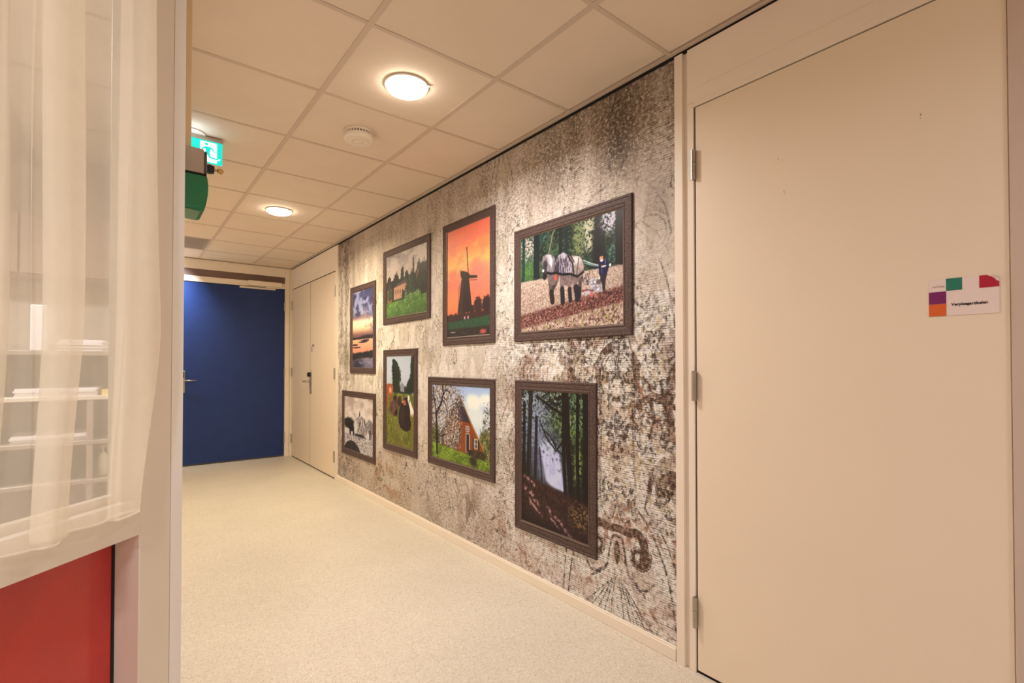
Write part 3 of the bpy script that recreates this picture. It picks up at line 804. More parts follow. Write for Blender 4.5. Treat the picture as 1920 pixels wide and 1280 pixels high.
def pic_hay(p):
    p.grad([(0, (120, 110, 110)), (.22, (196, 186, 182)), (.45, (214, 204, 198)), (.5, (226, 216, 208)), (.75, (206, 190, 180)), (1, (196, 180, 170))])
    p.put(ss(p.v, .55, .7) * ss(p.n(6, 4, 2, 1, 2), .48, .62) * .6, (168, 150, 142)); p.put(ss(p.v, .5, .6) * ss(p.n(7, 4, 6, 1, 2), .55, .66) * .6, (230, 218, 208))
    foliage(p, p.ell(.16, .50, .20, .11, .2, rag=.4), (44, 38, 40), (88, 80, 80), 50, 3, .52); foliage(p, p.ell(.90, .50, .12, .12, .25, rag=.5), (120, 110, 110), (170, 160, 158), 50, 4, .5)
    p.put(1 - ss(p.v, .375, .385), (206, 196, 194))
    # hay load
    hm = np.maximum(p.ell(.58, .46, .23, .20, .10, rag=.12), p.ell(.56, .36, .20, .12, .10, rag=.12))
    p.put(hm, (196, 186, 182)); p.put(hm * ss(p.n(60, 2, 7, 1, .22), .46, .58), (138, 128, 126)); p.put(hm * ss(p.n(70, 2, 8, 1, .22), .58, .66), (84, 76, 78)); p.put(p.ell(.42, .46, .09, .14, .5) * hm * .7, (224, 216, 210))
    p.put(p.ell(.56, .285, .2, .05, .3, rag=.3), (64, 56, 58))
    p.put(p.ell(.555, .69, .02, .035, .2), (70, 62, 64)); p.put(p.line([(.56, .74), (.565, .71)], .006), (90, 80, 80)); p.put(p.ell(.555, .735, .014, .016, .3), (120, 108, 106))
    # horse and helper
    p.put(p.ell(.27, .42, .09, .07, .15), (48, 42, 44)); p.put(p.poly([(.30, .45), (.36, .55), (.33, .56), (.27, .49)]), (48, 42, 44))
    for u in (.20, .23, .32, .345):
        p.put(p.line([(u, .40), (u + .005, .28)], .010), (46, 40, 42))
    p.put(p.line([(.90, .42), (.90, .30)], .016), (56, 50, 52)); p.put(p.line([(.95, .40), (.95, .28)], .008), (76, 68, 70))
    g = 1 - ss(p.v, .27, .30)
    p.put(g * .8, (176, 166, 164)); p.put(g * ss(p.n(40, 3, 9), .48, .58), (212, 204, 200)); p.put(g * ss(p.n(44, 3, 10), .56, .64), (112, 102, 102))
    bmp = 1 - ss(p.v - (.17 - .20 * (p.u - .28) ** 2 / .12) - .04 * (p.n(30, 3, 12) - .5), -.01, .02)
    foliage(p, bmp * (1 - ss(p.u, .7, .85)), (52, 46, 48), (104, 96, 96), 50, 11, .54)


E_WALL = np.array([0.93, 0.83, 0.71])          # light on this wall, so that prints can be given their own ink colours
def ink_albedo(c, top=0.90):
    return np.clip(lin(np.clip(c, 0, 255)) / E_WALL, 0.004, top)


def color_grid(name, xs, ys, X, colors, mat_, parent=None, origin=None, floats=None, kind=None):
    """a sheet in the plane x = X facing -x: columns at y = xs[i], rows at z = ys[j]"""
    nx, ny = len(xs), len(ys)
    co = np.zeros((ny, nx, 3))
    co[..., 0] = X; co[..., 1] = xs[None, :]; co[..., 2] = ys[:, None]
    i = np.arange(nx * ny).reshape(ny, nx)
    q = np.stack([i[:-1, :-1], i[:-1, 1:], i[1:, 1:], i[1:, :-1]], -1).reshape(-1, 4)
    me = bpy.data.meshes.new(name)
    me.vertices.add(nx * ny)
    me.vertices.foreach_set('co', co.ravel())
    me.loops.add(q.size)
    me.loops.foreach_set('vertex_index', q.ravel().astype(np.int32))
    me.polygons.add(len(q))
    me.polygons.foreach_set('loop_start', np.arange(0, q.size, 4, dtype=np.int32))
    me.polygons.foreach_set('loop_total', np.full(len(q), 4, dtype=np.int32))
    me.update(calc_edges=True)
    a = me.color_attributes.new('paint', 'FLOAT_COLOR', 'POINT')
    a.data.foreach_set('color', np.concatenate([colors, np.ones((ny, nx, 1))], -1).ravel())
    for k, v in (floats or {}).items():
        f = me.attributes.new(k, 'FLOAT', 'POINT')
        f.data.foreach_set('value', v.ravel())
    return mobj(name, me, mat_, parent, origin, kind=kind)


# ------------------------------------------------------------------ the setting: floor, ceiling, walls
XW = 1.838                                # plane of the right wall
YE = 7.2                                  # plane of the end wall
fl = bmesh.new()
bx(fl, -3.1, 2.0, -3.6, 7.4, -0.1, 0)
obj('floor', fl, M_floor, kind='structure')

ceil = box('ceiling', -3.1, 2.0, -3.6, 7.4, H + 0.022, H + 0.1, M_tile, kind='structure')
# tile field: columns and rows of the suspended ceiling
cols = [-0.454, 0.146, 0.746, 1.346, 1.814]
rows = [0.03 + 0.6 * k for k in range(12)] + [YE - 0.02]
T2 = 0.012
tile_cache = {}


def tile_mesh(wx, wy):
    k = (round(wx, 3), round(wy, 3))
    if k not in tile_cache:
        bm = bmesh.new()
        bx(bm, -wx / 2, wx / 2, -wy / 2, wy / 2, 0, 0.016, 0.0015)
        me = bpy.data.meshes.new('ceiling_tile')
        bm.to_mesh(me); bm.free()
        me.materials.append(M_tile)
        tile_cache[k] = me
    return tile_cache[k]


for i in range(4):
    for j in range(len(rows) - 1):
        x0, x1, y0, y1 = cols[i], cols[i + 1], rows[j], rows[j + 1]
        if i == 0 and j < 3: pass
        me = tile_mesh(x1 - x0 - 0.020, y1 - y0 - 0.016)
        if i == 1 and j == 10:
            continue
        o = bpy.data.objects.new('ceiling_tile', me)
        o.parent = ceil
        o.location = ((x0 + x1) / 2, (y0 + y1) / 2, H + 0.0035)
        COL.objects.link(o)
# grid: runners along the corridor, cross tees between them
for x in cols[:-1]:
    box('grid_runner', x - T2, x + T2, rows[0], rows[-1], H, H + 0.018, M_tee, ceil)
for j, y in enumerate(rows):
    for i in range(4):
        box('cross_tee', cols[i] + T2, cols[i + 1] - (T2 if i < 3 else 0.0), y - T2 * .8, y + T2 * .8, H + 0.0008, H + 0.018, M_tee, ceil)
# grey vent plate in place of one tile, with slots
vb = bmesh.new()
x0, x1, y0, y1 = cols[1] + .012, cols[2] - .012, rows[10] + .012, rows[11] - .012
bx(vb, x0, x1, y0, y1, H + 0.004, H + 0.018, 0.001)
for k in range(14):
    yy = y0 + 0.04 + k * (y1 - y0 - 0.08) / 13
    bx(vb, x0 + .03, x1 - .03, yy - .009, yy + .009, H + 0.0015, H + 0.005)
obj('vent_plate', vb, M_vent, ceil)
# wall angle along the right wall, black shadow gap under it
box('trim_1', XW - 0.026, XW - 0.001, -0.3, YE - .02, H - 0.002, H + 0.02, M_tee, kind='structure')
box('trim_2', XW - 0.006, XW + 0.03, -0.3, YE - .02, H - 0.0145, H - 0.002, M_gap, kind='structure')

# right wall behind everything (doors and mural stand on it)
box('wall_right', XW + 0.012, 2.0, -3.6, YE, 0, H + 0.02, M_wall, kind='structure')
box('wall_end', 0.0, 2.0, YE + 0.06, 7.4, 0, H + 0.02, M_wall, kind='structure')
box('wall_left', 0.03, 0.10, 1.32, YE + .06, 0, H + 0.02, M_wall, kind='structure')
box('wall_back', -3.1, 2.0, -3.6, -3.5, 0, H + 0.02, M_wall, kind='structure')
box('wall_hall', -3.1, -3.0, -3.5, 4.6, 0, H + 0.02, M_wall, kind='structure')
box('wall_office', -3.1, 0.03, 4.5, 4.6, 0, H + 0.02, M_wall, kind='structure')

# ------------------------------------------------------------------ mural wallpaper
MY0, MY1, MZ0, MZ1 = 5.352, 1.213, 0.05, 2.5325
ys_ = [MY1]
while ys_[-1] < MY0:
    y = ys_[-1]
    ys_.append(y + 0.0031 * (1 + 0.6 * (y - 1.2)))
ys_[-1] = MY0
MY = np.array(ys_[::-1])
MZ = np.linspace(MZ0, MZ1, 680)
gy, gz = np.meshgrid(MY, MZ)
gx = MY0 - gy                                        # metres to the right of the mural's far edge
AX = 1.538
m_ = np.abs(((gy - AX + 0.905) % 1.81) - 0.905)      # distance from the nearest mirror axis of the damask

# drawn ornament on a half tile, mirrored about the axis
HX, HZ, ST = 0.905, 2.56, 0.0022
ax_ = np.zeros((int(HZ / ST) + 1, int(HX / ST) + 1))       # thin lines
af_ = np.zeros_like(ax_)                                   # hatched fills
al_ = np.zeros_like(ax_)                                   # pale fills


def stamp(arr, x, z, r, val=1.0):
    i0, i1 = int((x - r) / ST) - 1, int((x + r) / ST) + 2
    j0, j1 = int((z - r) / ST) - 1, int((z + r) / ST) + 2
    i0, j0 = max(i0, 0), max(j0, 0)
    i1, j1 = min(i1, arr.shape[1]), min(j1, arr.shape[0])
    if i1 <= i0 or j1 <= j0: return
    zz, xx = np.mgrid[j0:j1, i0:i1]
    d = np.hypot(xx * ST - x, zz * ST - z)
    arr[j0:j1, i0:i1] = np.maximum(arr[j0:j1, i0:i1], val * np.clip((r - d) / ST + 0.5, 0, 1))


def crom(pts, n=14):
    P = [np.array(p, float) for p in pts]
    P = [2 * P[0] - P[1]] + P + [2 * P[-1] - P[-2]]
    out = []
    for i in range(1, len(P) - 2):
        for k in range(n):
            t = k / n
            a, b_, c, d = P[i - 1], P[i], P[i + 1], P[i + 2]
            out.append(.5 * (2 * b_ + (c - a) * t + (2 * a - 5 * b_ + 4 * c - d) * t * t + (3 * b_ - a - 3 * c + d) * t ** 3))
    out.append(P[-2])
    return out


def stroke(arr, pts, w0, w1=None, val=1.0):
    c = crom(pts, 26)
    w1 = w0 if w1 is None else w1
    for k, p in enumerate(c):
        t = k / (len(c) - 1)
        stamp(arr, p[0], p[1], w0 + (w1 - w0) * t, val)


def spiral(arr, cx, cz, r0, r1, a0, turns, w0, w1, val=1.0):
    n = int(90 * abs(turns))
    for k in range(n + 1):
        t = k / n
        a = R(a0) + turns * 2 * math.pi * t
        r = r0 + (r1 - r0) * t
        stamp(arr, cx + r * math.cos(a), cz + r * math.sin(a), w0 + (w1 - w0) * t, val)


def leaf(arr, x0, z0, x1, z1, wd, val=1.0, bend=0.0):
    n = 30
    for k in range(n + 1):
        t = k / n
        b_ = bend * math.sin(math.pi * t)
        nx, nz = -(z1 - z0), (x1 - x0)
        stamp(arr, x0 + (x1 - x0) * t + nx * b_, z0 + (z1 - z0) * t + nz * b_, max(.003, wd * math.sin(math.pi * min(1, t * .96 + .03)) ** .8), val)


for zoff in (0.0, 1.28):
    def Z(z): return z + zoff
    # vase on the axis
    stroke(af_, [(.0, Z(1.325)), (.05, Z(1.31)), (.105, Z(1.25)), (.118, Z(1.12)), (.135, Z(1.03))], .026, .012)
    stroke(ax_, [(.0, Z(1.29)), (.05, Z(1.27)), (.088, Z(1.18)), (.092, Z(1.0)), (.098, Z(.8)), (.105, Z(.62)), (.08, Z(.53)), (.035, Z(.505)), (.01, Z(.56)), (0, Z(.6))], .004)
    leaf(ax_, .0, Z(1.24), .055, Z(1.10), .010); leaf(ax_, .0, Z(1.02), .05, Z(.93), .012); leaf(ax_, .03, Z(.88), .075, Z(.96), .012)
    for x, z, r in ((.0, .93, .018), (.045, .905, .016), (.03, .84, .014), (.0, .80, .012), (.06, .83, .012), (.0, 1.07, .012), (.055, 1.16, .010), (.0, .70, .010)):
        stamp(af_, x, Z(z), r, 1.0)
    spiral(ax_, .05, Z(.66), .006, .04, 0, 1.2, .003, .004)
    # side lobes and brown links
    stroke(af_, [(.135, Z(1.06)), (.20, Z(1.095)), (.25, Z(1.09)), (.30, Z(1.15)), (.305, Z(1.20))], .016, .024)
    spiral(ax_, .205, Z(1.20), .075, .075, -60, .8, .004, .004)
    stroke(af_, [(.30, Z(1.18)), (.265, Z(1.10)), (.29, Z(1.02)), (.30, Z(.93)), (.36, Z(.90))], .022, .016)
    stroke(af_, [(.19, Z(1.08)), (.205, Z(.99)), (.18, Z(.90))], .012, .004)
    spiral(ax_, .30, Z(1.29), .05, .05, 160, .7, .004, .004); spiral(af_, .325, Z(1.08), .028, .028, 90, .7, .010, .010)
    leaf(af_, .24, Z(.62), .33, Z(.78), .045, .9, .12); leaf(af_, .20, Z(.76), .17, Z(.62), .012, 1); stroke(ax_, [(.16, Z(.80)), (.19, Z(.72)), (.16, Z(.60)), (.2, Z(.56))], .004)
    # lower scroll with long sweeping arcs
    stroke(ax_, [(.10, Z(.60)), (.19, Z(.50)), (.27, Z(.34)), (.31, Z(.16)), (.325, Z(.02))], .005, .004)
    stroke(ax_, [(.15, Z(.60)), (.235, Z(.52)), (.31, Z(.38)), (.345, Z(.22)), (.36, Z(.05))], .005, .004)
    stroke(af_, [(.0, Z(.47)), (.05, Z(.465)), (.12, Z(.47)), (.155, Z(.42)), (.15, Z(.35))], .018, .024)
    spiral(af_, .125, Z(.37), .055, .010, 60, -1.35, .014, .006); spiral(ax_, .125, Z(.37), .075, .02, 80, -1.5, .004, .003)
    stroke(ax_, [(.0, Z(.435)), (.03, Z(.42)), (.045, Z(.36)), (.06, Z(.29)), (.10, Z(.24)), (.16, Z(.23)), (.2, Z(.27))], .007, .004)
    leaf(af_, .0, Z(.41), .0, Z(.30), .018); leaf(ax_, .07, Z(.27), .16, Z(.20), .01)
    for k in range(5):
        stroke(ax_, [(.01 + .012 * k, Z(.24 - .01 * k)), (.03 + .024 * k, Z(.13)), (.04 + .05 * k, Z(.02))], .003)
    # second column of leaves half way between two axes
    for s, dz in ((1, 0),):
        spiral(ax_, .56, Z(1.02), .10, .02, -90, 1.4, .004, .003); spiral(ax_, .74, Z(.80), .08, .02, 90, -1.3, .004, .003)
        stroke(ax_, [(.40, Z(.30)), (.46, Z(.55)), (.44, Z(.80)), (.50, Z(1.0)), (.48, Z(1.22))], .004); stroke(ax_, [(.62, Z(.25)), (.70, Z(.5)), (.86, Z(.62)), (.9, Z(.78))], .004)
        leaf(al_, .66, Z(.92), .60, Z(1.16), .035, 1, .2); leaf(al_, .84, Z(.55), .80, Z(.82), .04, 1, -.2); leaf(al_, .52, Z(.42), .46, Z(.70), .035, 1, .25); leaf(al_, .86, Z(1.02), .90, Z(1.26), .03)
        leaf(al_, .70, Z(.25), .58, Z(.42), .03, 1, .3); spiral(al_, .70, Z(1.12), .06, .02, 200, 1.1, .016, .008); spiral(al_, .47, Z(.90), .05, .02, 20, -1.0, .014, .008)
        stroke(ax_, [(.89, Z(1.25)), (.84, Z(1.05)), (.89, Z(.92))], .004); stroke(ax_, [(.87, Z(1.28)), (.80, Z(1.1)), (.80, Z(.98)), (.86, Z(.9))], .004)
for k in range(4):                                             # nested points on the axis
    stroke(ax_, [(0, 1.17 + .045 * k), (.035, 1.30 + .045 * k), (.07 - .008 * k, 1.50), (.055, 1.62)], .0045)
    stroke(ax_, [(.012 + .016 * k, 1.30), (.012 + .016 * k, 1.52)], .0036)
# big scroll beside the plough picture
spiral(ax_, .20, 1.80, .03, .19, 200, 1.6, .005, .006); spiral(ax_, .20, 1.80, .05, .21, 200, 1.6, .004, .004)
stroke(ax_, [(.05, 2.10), (.16, 2.06), (.26, 1.94), (.30, 1.80)], .006)


def sample(arr):
    fx = np.clip(m_ / ST, 0, arr.shape[1] - 1.001); fz = np.clip(gz / ST, 0, arr.shape[0] - 1.001)
    i, j = fx.astype(int), fz.astype(int)
    a, b_ = fx - i, fz - j
    return (arr[j, i] * (1 - a) + arr[j, i + 1] * a) * (1 - b_) + (arr[j + 1, i] * (1 - a) + arr[j + 1, i + 1] * a) * b_


o_line, o_fill, o_pale = sample(ax_), sample(af_), sample(al_)
# mirrored drips: contour lines and pale patches of a warped noise
wx = m_ + 0.10 * (fbm(m_, gz, 5, 3, 31) - .5); wz = gz + 0.10 * (fbm(m_, gz, 5, 3, 37) - .5)
dn = fbm(wx * 1.5, wz * .8, 6.5, 3, 40)
drip = ss(dn, .568, .572)
dline = 1 - ss(np.abs(dn - .57), .005, .013)
dn2 = fbm(wx * 1.2, wz * .9, 9, 3, 55)
dline = np.maximum(dline, .7 * (1 - ss(np.abs(dn2 - .45), .004, .011)))

near = ss(gx, 1.5, 3.3)                               # 0 far end .. 1 near end
erode = ss(fbm(gy, gz, 7, 4, 3), .36, .52)
low_near = ss(gx, 2.5, 3.5) * (1 - ss(gz, 1.35, 1.7)) # the dense, dark part of the damask
pale_mid = np.exp(-((gz - 1.25) / .55) ** 2)

c = np.zeros(gy.shape + (3,))


def paint(m, col):
    global c
    m = np.clip(m, 0, 1)[..., None]
    c = c * (1 - m) + np.asarray(col, float) * m


c[:] = (206, 187, 168)
paint(pale_mid * .85, (232, 219, 204))
paint(ss(fbm(gy, gz * .6, 4, 4, 60), .45, .65) * .5, (214, 200, 180))
paint(ss(fbm(gy * 1.5, gz * .5, 8, 4, 61), .52, .66) * .35, (170, 150, 128))
# pale drip shapes
paint(drip * .50 * (.5 + .5 * pale_mid), (184, 170, 146)); paint(o_pale * .75 * (.5 + .5 * erode), (178, 164, 138))
# stains running down from the top
streak = fbm(gy * 7, gz * .7, 1.6, 4, 70)
top = ss(gz + .35 * (streak - .5) * 2, 1.95, 2.55)
strong = .45 + .55 * np.exp(-((gy - 1.6) / .5) ** 2) + .3 * np.exp(-((gy - 5.3) / .35) ** 2)
paint(top * strong * .9, (128, 104, 82))
paint(np.exp(-((gy - 1.52) / .085) ** 2 - ((gz - 2.27) / .17) ** 2) * (.45 + .8 * (fbm(m_, gz, 26, 3, 5) - .3)), (58, 42, 30))
paint(np.exp(-((gy - 1.50) / .11) ** 2 - ((gz - 2.45) / .12) ** 2) * .5, (78, 60, 44))
paint(np.exp(-((gy - 1.98) / .09) ** 2 - ((gz - 2.28) / .15) ** 2) * (.3 + fbm(gy, gz, 22, 3, 6) * .6), (96, 78, 62))
paint(np.exp(-((gy - 1.30) / .12) ** 2 - ((gz - 1.98) / .22) ** 2) * .45, (112, 92, 74))
paint(np.exp(-((gy - 1.54) / .05) ** 2 - ((gz - 1.98) / .12) ** 2) * .35, (150, 138, 90))
farst = ss(gy, 4.55, 5.2) * ss(fbm(gy * 6, gz * .8, 2.4, 4, 75), .42, .6)
paint(farst * (.30 + .3 * ss(gz, 1.6, 2.3)), (124, 104, 84))
# mottled bottom, rust and grey
bot = 1 - ss(gz + .25 * (fbm(gy, gz, 5, 4, 80) - .5) * 2, .15, .85)
paint(bot * .55, (184, 164, 146))
for by, bz, ry, rz, cc, kk in ((2.30, .22, .28, .16, (122, 70, 44), .75), (4.12, .24, .30, .18, (132, 78, 44), .7), (2.80, .24, .12, .24, (96, 72, 54), .7), (3.30, .22, .14, .20, (122, 100, 84), .55), (4.95, .22, .25, .18, (126, 96, 72), .5), (1.80, .18, .30, .14, (132, 112, 96), .5), (1.28, .22, .10, .14, (112, 76, 52), .6), (3.9, .45, .2, .2, (150, 112, 84), .4)):
    g = np.exp(-((gy - by) / ry) ** 2 - ((gz - bz) / rz) ** 2)
    paint(g * kk * ss(fbm(gy, gz * .7, 13, 4, int(by * 10)), .40, .56), cc)
paint(bot * ss(fbm(gy, gz, 9, 3, 85), .55, .68) * .5, (206, 192, 180))
# brown / olive bloom inside the dense damask
paint(low_near * .85, (248, 239, 229))
paint(low_near * ss(fbm(m_, gz, 16, 3, 90), .50, .62) * .20, (164, 136, 92))
paint(low_near * ss(fbm(m_, gz, 12, 3, 93), .56, .66) * .28, (140, 92, 64))
paint(low_near * ss(fbm(m_, gz, 14, 3, 97), .55, .68) * .5, (232, 222, 208))

lobe = fbm(m_ * 1.1 + .05 * fbm(m_, gz, 9, 2, 120), gz * .75 + .05 * fbm(m_, gz, 9, 2, 124), 8.5, 3, 130)
lobef = ss(lobe, .50, .535)
lobel = 1 - ss(np.abs(lobe - .51), .004, .012)
vase = (1 - ss(m_, .085, .10)) * ss(gz, .55, .62) * (1 - ss(gz, 1.22, 1.28))
paint(low_near * (1 - .6 * vase) * lobef * .28 * ss(fbm(gy, gz, 9, 4, 140), .36, .52), (152, 112, 88)); paint(low_near * o_fill * .7 * ss(fbm(gy, gz, 14, 3, 142), .32, .50), (116, 74, 54))
ink = np.clip(o_line * (.4 + .6 * erode) * (.42 + .58 * low_near + .20 * near), 0, 1)
ink = np.maximum(ink, ss(gz, .42, .66) * low_near * (1 - .6 * vase) * (lobef * .50 + lobel * .85) * ss(fbm(gy, gz, 9, 4, 140), .38, .54))
zup = ss(gz, .42, .66)
kal = fbm(m_, gz, 34, 3, 150)
kal2 = fbm(m_, gz, 48, 3, 161)
paint(zup * low_near * ss(kal2, .57, .65) * .5 * ss(fbm(m_, gz, 6, 2, 165), .36, .56), (158, 128, 72)); paint(low_near * ss(fbm(m_, gz, 42, 3, 171), .57, .65) * .6 * ss(fbm(gy, gz, 5, 2, 175), .42, .6), (128, 72, 48))
ink = np.maximum(ink, zup * low_near * ss(1 - kal2, .535, .585) * .95 * ss(fbm(m_, gz, 7, 2, 168), .40, .56))
ink = np.maximum(ink, zup * low_near * ss(kal, .545, .60) * ss(fbm(m_, gz, 5, 2, 155), .38, .55) * 1.0)
farx = ss(gy, 4.75, 5.12)
ink = np.maximum(ink, farx * ss(fbm(m_, gz * .6, 30, 3, 181), .50, .60) * .7)
ink = np.maximum(ink, near * (1 - low_near) * lobel * .30 * erode)
ink = np.maximum(ink, o_fill * (.10 + .95 * low_near + .1 * near) * np.maximum(ss(fbm(m_, gz, 20, 3, 99), .40, .54), (1 - zup) * .8))
ink = np.maximum(ink, (1 - zup) * low_near * o_line)
ink = np.maximum(ink, (1 - ss(np.abs(o_pale - .45), .18, .42)) * .55 * (1 - .5 * low_near))
ink = np.maximum(ink, dline * 1.15 * (.35 + .65 * erode) * (1 - .5 * ss(gz, 1.8, 2.3)) * (1 - .6 * low_near))
ink = np.clip(ink, 0, 1)
grunge = .24 + .24 * near + .50 * low_near + .62 * bot + .52 * ss(gz, 1.75, 2.4) * (.55 + .45 * near) + .4 * farst
grunge = grunge - .22 * (1 - ss(gz, .42, .66)) * low_near
grunge = np.clip(grunge * (.35 + 1.5 * (fbm(gy, gz * .7, 5, 4, 110) - .12)), .06, 1.0)
mural = color_grid('wall_mural', MY, MZ, XW, ink_albedo(c, .82), M_mural, None, (XW, (MY0 + MY1) / 2, MZ0), {'ink': ink, 'grunge': grunge}, 'structure')
box('trim_3', XW + .0005, XW + .012, MY1, MY0, MZ0, MZ1, M_wall, kind='structure')       # board the mural is pasted on

# baseboard below the mural
bb = bmesh.new()
bx(bb, XW - 0.012, XW + 0.012, 1.218, 5.36, 0.0, 0.05, 0.002)
obj('baseboard_right', bb, M_frame, kind='structure')
bb = bmesh.new()
bx(bb, XW - 0.008, XW + 0.004, 1.218, 5.36, 0.05, 0.058, 0.001)
tr = obj('trim_4', bb, mat('white_caulk', (240, 230, 216), 0.8, noise=.03, nscale=40, bump=.6, bscale=60), kind='structure')


# ------------------------------------------------------------------ doors on the right wall
def hinge(parent, x, y, z, ln=0.12, r=0.0085, axis_sign=-1):
    bm = bmesh.new()
    segs = [(0, .27), (.275, .42), (.435, .565), (.58, .725), (.73, 1)]
    for a, b_ in segs:
        cyl(bm, (x, y, z - ln / 2 + a * ln), (x, y, z - ln / 2 + b_ * ln), r, seg=16)
    cyl(bm, (x, y, z - ln / 2), (x, y, z + ln / 2), r * .8, seg=12)
    return obj('hinge', bm, M_steel, parent, smooth=False)


def m_door():
    m = mat('cream_door_laminate', (233, 219, 200), 0.5, noise=0.012, nscale=2.5, bump=0.02, bscale=150)
    return m


M_door = m_door()
# near door: one wide flush leaf
d1 = box('door_1', XW - 0.010, XW + 0.012, 0.214, 1.118, 0.012, 2.281, M_door, bev=.0015, origin=(XW, .666, 0), kind='structure')
for z in (2.045, 1.151, 0.244):
    hinge(d1, XW - 0.021, 1.1225, z, r=.0095)
# small chips and dents in the lacquer
cb = bmesh.new()
for y, z, s in ((.395, 1.965, .006), (.396, 1.955, .004), (.795, 1.965, .005), (.782, 1.958, .004), (.776, 1.845, .005), (.774, 1.838, .004)):
    bx(cb, XW - .0104, XW - .0098, y - s * .25, y + s * .25, z - s * .5, z + s * .5)
obj('scuff_mark', cb, mat('scuffed_lacquer', (176, 140, 108), .8, noise=.1, nscale=80), d1, kind='stuff')
# frame around it: outer post, groove, inner post, head
fr = bmesh.new()
bx(fr, XW - 0.014, XW + 0.012, 1.175, 1.2125, 0, H - 0.014, .001)
bx(fr, XW + 0.002, XW + 0.012, 1.152, 1.175, 0, H - 0.014)
bx(fr, XW - 0.012, XW + 0.012, 1.1255, 1.153, 0, 2.3045, .001)
bx(fr, XW - 0.012, XW + 0.012, 0.206, 1.153, 2.3055, 2.362, .0008)
bx(fr, XW - 0.012, XW + 0.012, 0.206, 1.1255, 2.2855, 2.3055)
bx(fr, XW - 0.011, XW + 0.012, -0.2, 1.153, 2.3625, H - 0.014, .0008)
obj('trim_5', fr, M_frame, kind='structure')
box('trim_6', XW - 0.002, XW + 0.012, 1.1175, 1.1260, 0.0, 2.2850, M_gap, kind='structure')      # dark gap at the hinge side
box('trim_7', XW - 0.002, XW + 0.012, 0.206, 1.1260, 2.2815, 2.2852, M_gap, kind='structure')    # dark gap over the leaf
box('trim_8', XW - 0.004, XW + 0.012, 0.206, 1.1255, 0.0, 0.0115, M_gap, kind='structure')       # dark gap under the leaf
box('trim_9', XW - 0.02, XW + 0.012, -0.12, 0.212, 0, 2.362, M_jamb, kind='structure', bev=.001)

# room sign taped on the near door
sg = empty('door_sign', (XW - 0.0105, .308, 1.374))
tag(sg, 'white paper room sign with coloured squares taped on the near cream door', 'sign')
XS = XW - 0.0105
sy0, sy1, sz0, sz1 = 0.3805, 0.2345, 1.3735, 1.4765
M_paper = mat('white_paper', (232, 216, 214), 0.7, noise=.01)
bm = bmesh.new()
nx_, nz_ = 28, 20
vv = [[None] * (nx_ + 1) for _ in range(nz_ + 1)]
for j in range(nz_ + 1):
    for i in range(nx_ + 1):
        u_, v_ = i / nx_, j / nz_
        lift = max(0, (u_ + v_ - 1.87)) * .07
        vv[j][i] = bm.verts.new((XS - .0008 - lift, sy0 + (sy1 - sy0) * u_ - lift * .1, sz0 + (sz1 - sz0) * v_ - lift * .7))
for j in range(nz_):
    for i in range(nx_):
        bm.faces.new((vv[j][i], vv[j][i + 1], vv[j + 1][i + 1], vv[j + 1][i]))
ext = bmesh.ops.extrude_face_region(bm, geom=bm.faces[:])
for v in [g for g in ext['geom'] if isinstance(g, bmesh.types.BMVert)]: v.co.x += .0005
bmesh.ops.recalc_face_normals(bm, faces=bm.faces[:])
obj('paper', bm, M_paper, sg)


def sq(name, ya, yb, za, zb, col):
    bm = bmesh.new()
    bx(bm, XS - .0013, XS - .0009, ya, yb, za, zb)
    return obj(name, bm, mat(name + '_ink', col, .6, noise=.03, nscale=60), sg)


sq('green_square', .3425, .3085, 1.4435, 1.4775, (30, 118, 98))
sq('purple_square', .3805, .3425, 1.408, 1.4425, (120, 22, 96))
sq('orange_square', .3805, .3425, 1.3735, 1.4075, (214, 96, 36))
bm = bmesh.new()                                        # the red square whose corner curls off
pts = [(.2735, 1.4435), (.2345, 1.4435), (.2345, 1.4575), (.2400, 1.4600), (.2440, 1.4670), (.2500, 1.4715), (.2580, 1.4765), (.2735, 1.4770)]
a_ = [bm.verts.new((XS - .0013, p[0], p[1])) for p in pts]
b2 = [bm.verts.new((XS - .0009, p[0], p[1])) for p in pts]
bm.faces.new(a_); bm.faces.new(b2[::-1])
for i in range(len(pts)):
    bm.faces.new((a_[i], b2[i], b2[(i + 1) % len(pts)], a_[(i + 1) % len(pts)]))
bmesh.ops.recalc_face_normals(bm, faces=bm.faces[:])
obj('red_square', bm, mat('red_square_ink', (176, 8, 50), .6, noise=.03), sg)


def text(body, size, mat_, parent, M, name='lettering', bold=0.0, ext=0.0002, align='LEFT', sx=1.0):
    cu = bpy.data.curves.new(name, 'FONT')
    cu.body = body; cu.size = size; cu.offset = bold; cu.extrude = ext; cu.align_x = align
    cu.resolution_u = 3
    o = bpy.data.objects.new(name, cu)
    COL.objects.link(o)
    bpy.context.view_layer.update()
    me = bpy.data.meshes.new_from_object(o.evaluated_get(bpy.context.evaluated_depsgraph_get()))
    bpy.data.objects.remove(o)
    me.transform(M @ Matrix.Diagonal((sx, 1, 1, 1)))
    return mobj(name, me, mat_, parent)


# text on the plane x = const facing -x: local x -> -y, local y -> z
def onwall(x, y, z): return Matrix(((0, 0, -1, x), (-1, 0, 0, y), (0, 1, 0, z), (0, 0, 0, 1)))


M_ink = mat('black_ink', (26, 20, 20), .7, noise=.03)
M_greyink = mat('grey_ink', (176, 150, 140), .7, noise=.03)
text('Verpleegartikelen', .0105, M_ink, sg, onwall(XS - .0011, .3315, 1.4005), bold=.00032, sx=1.0)
text('zuiTree', .0088, M_greyink, sg, onwall(XS - .0011, .3735, 1.4545))

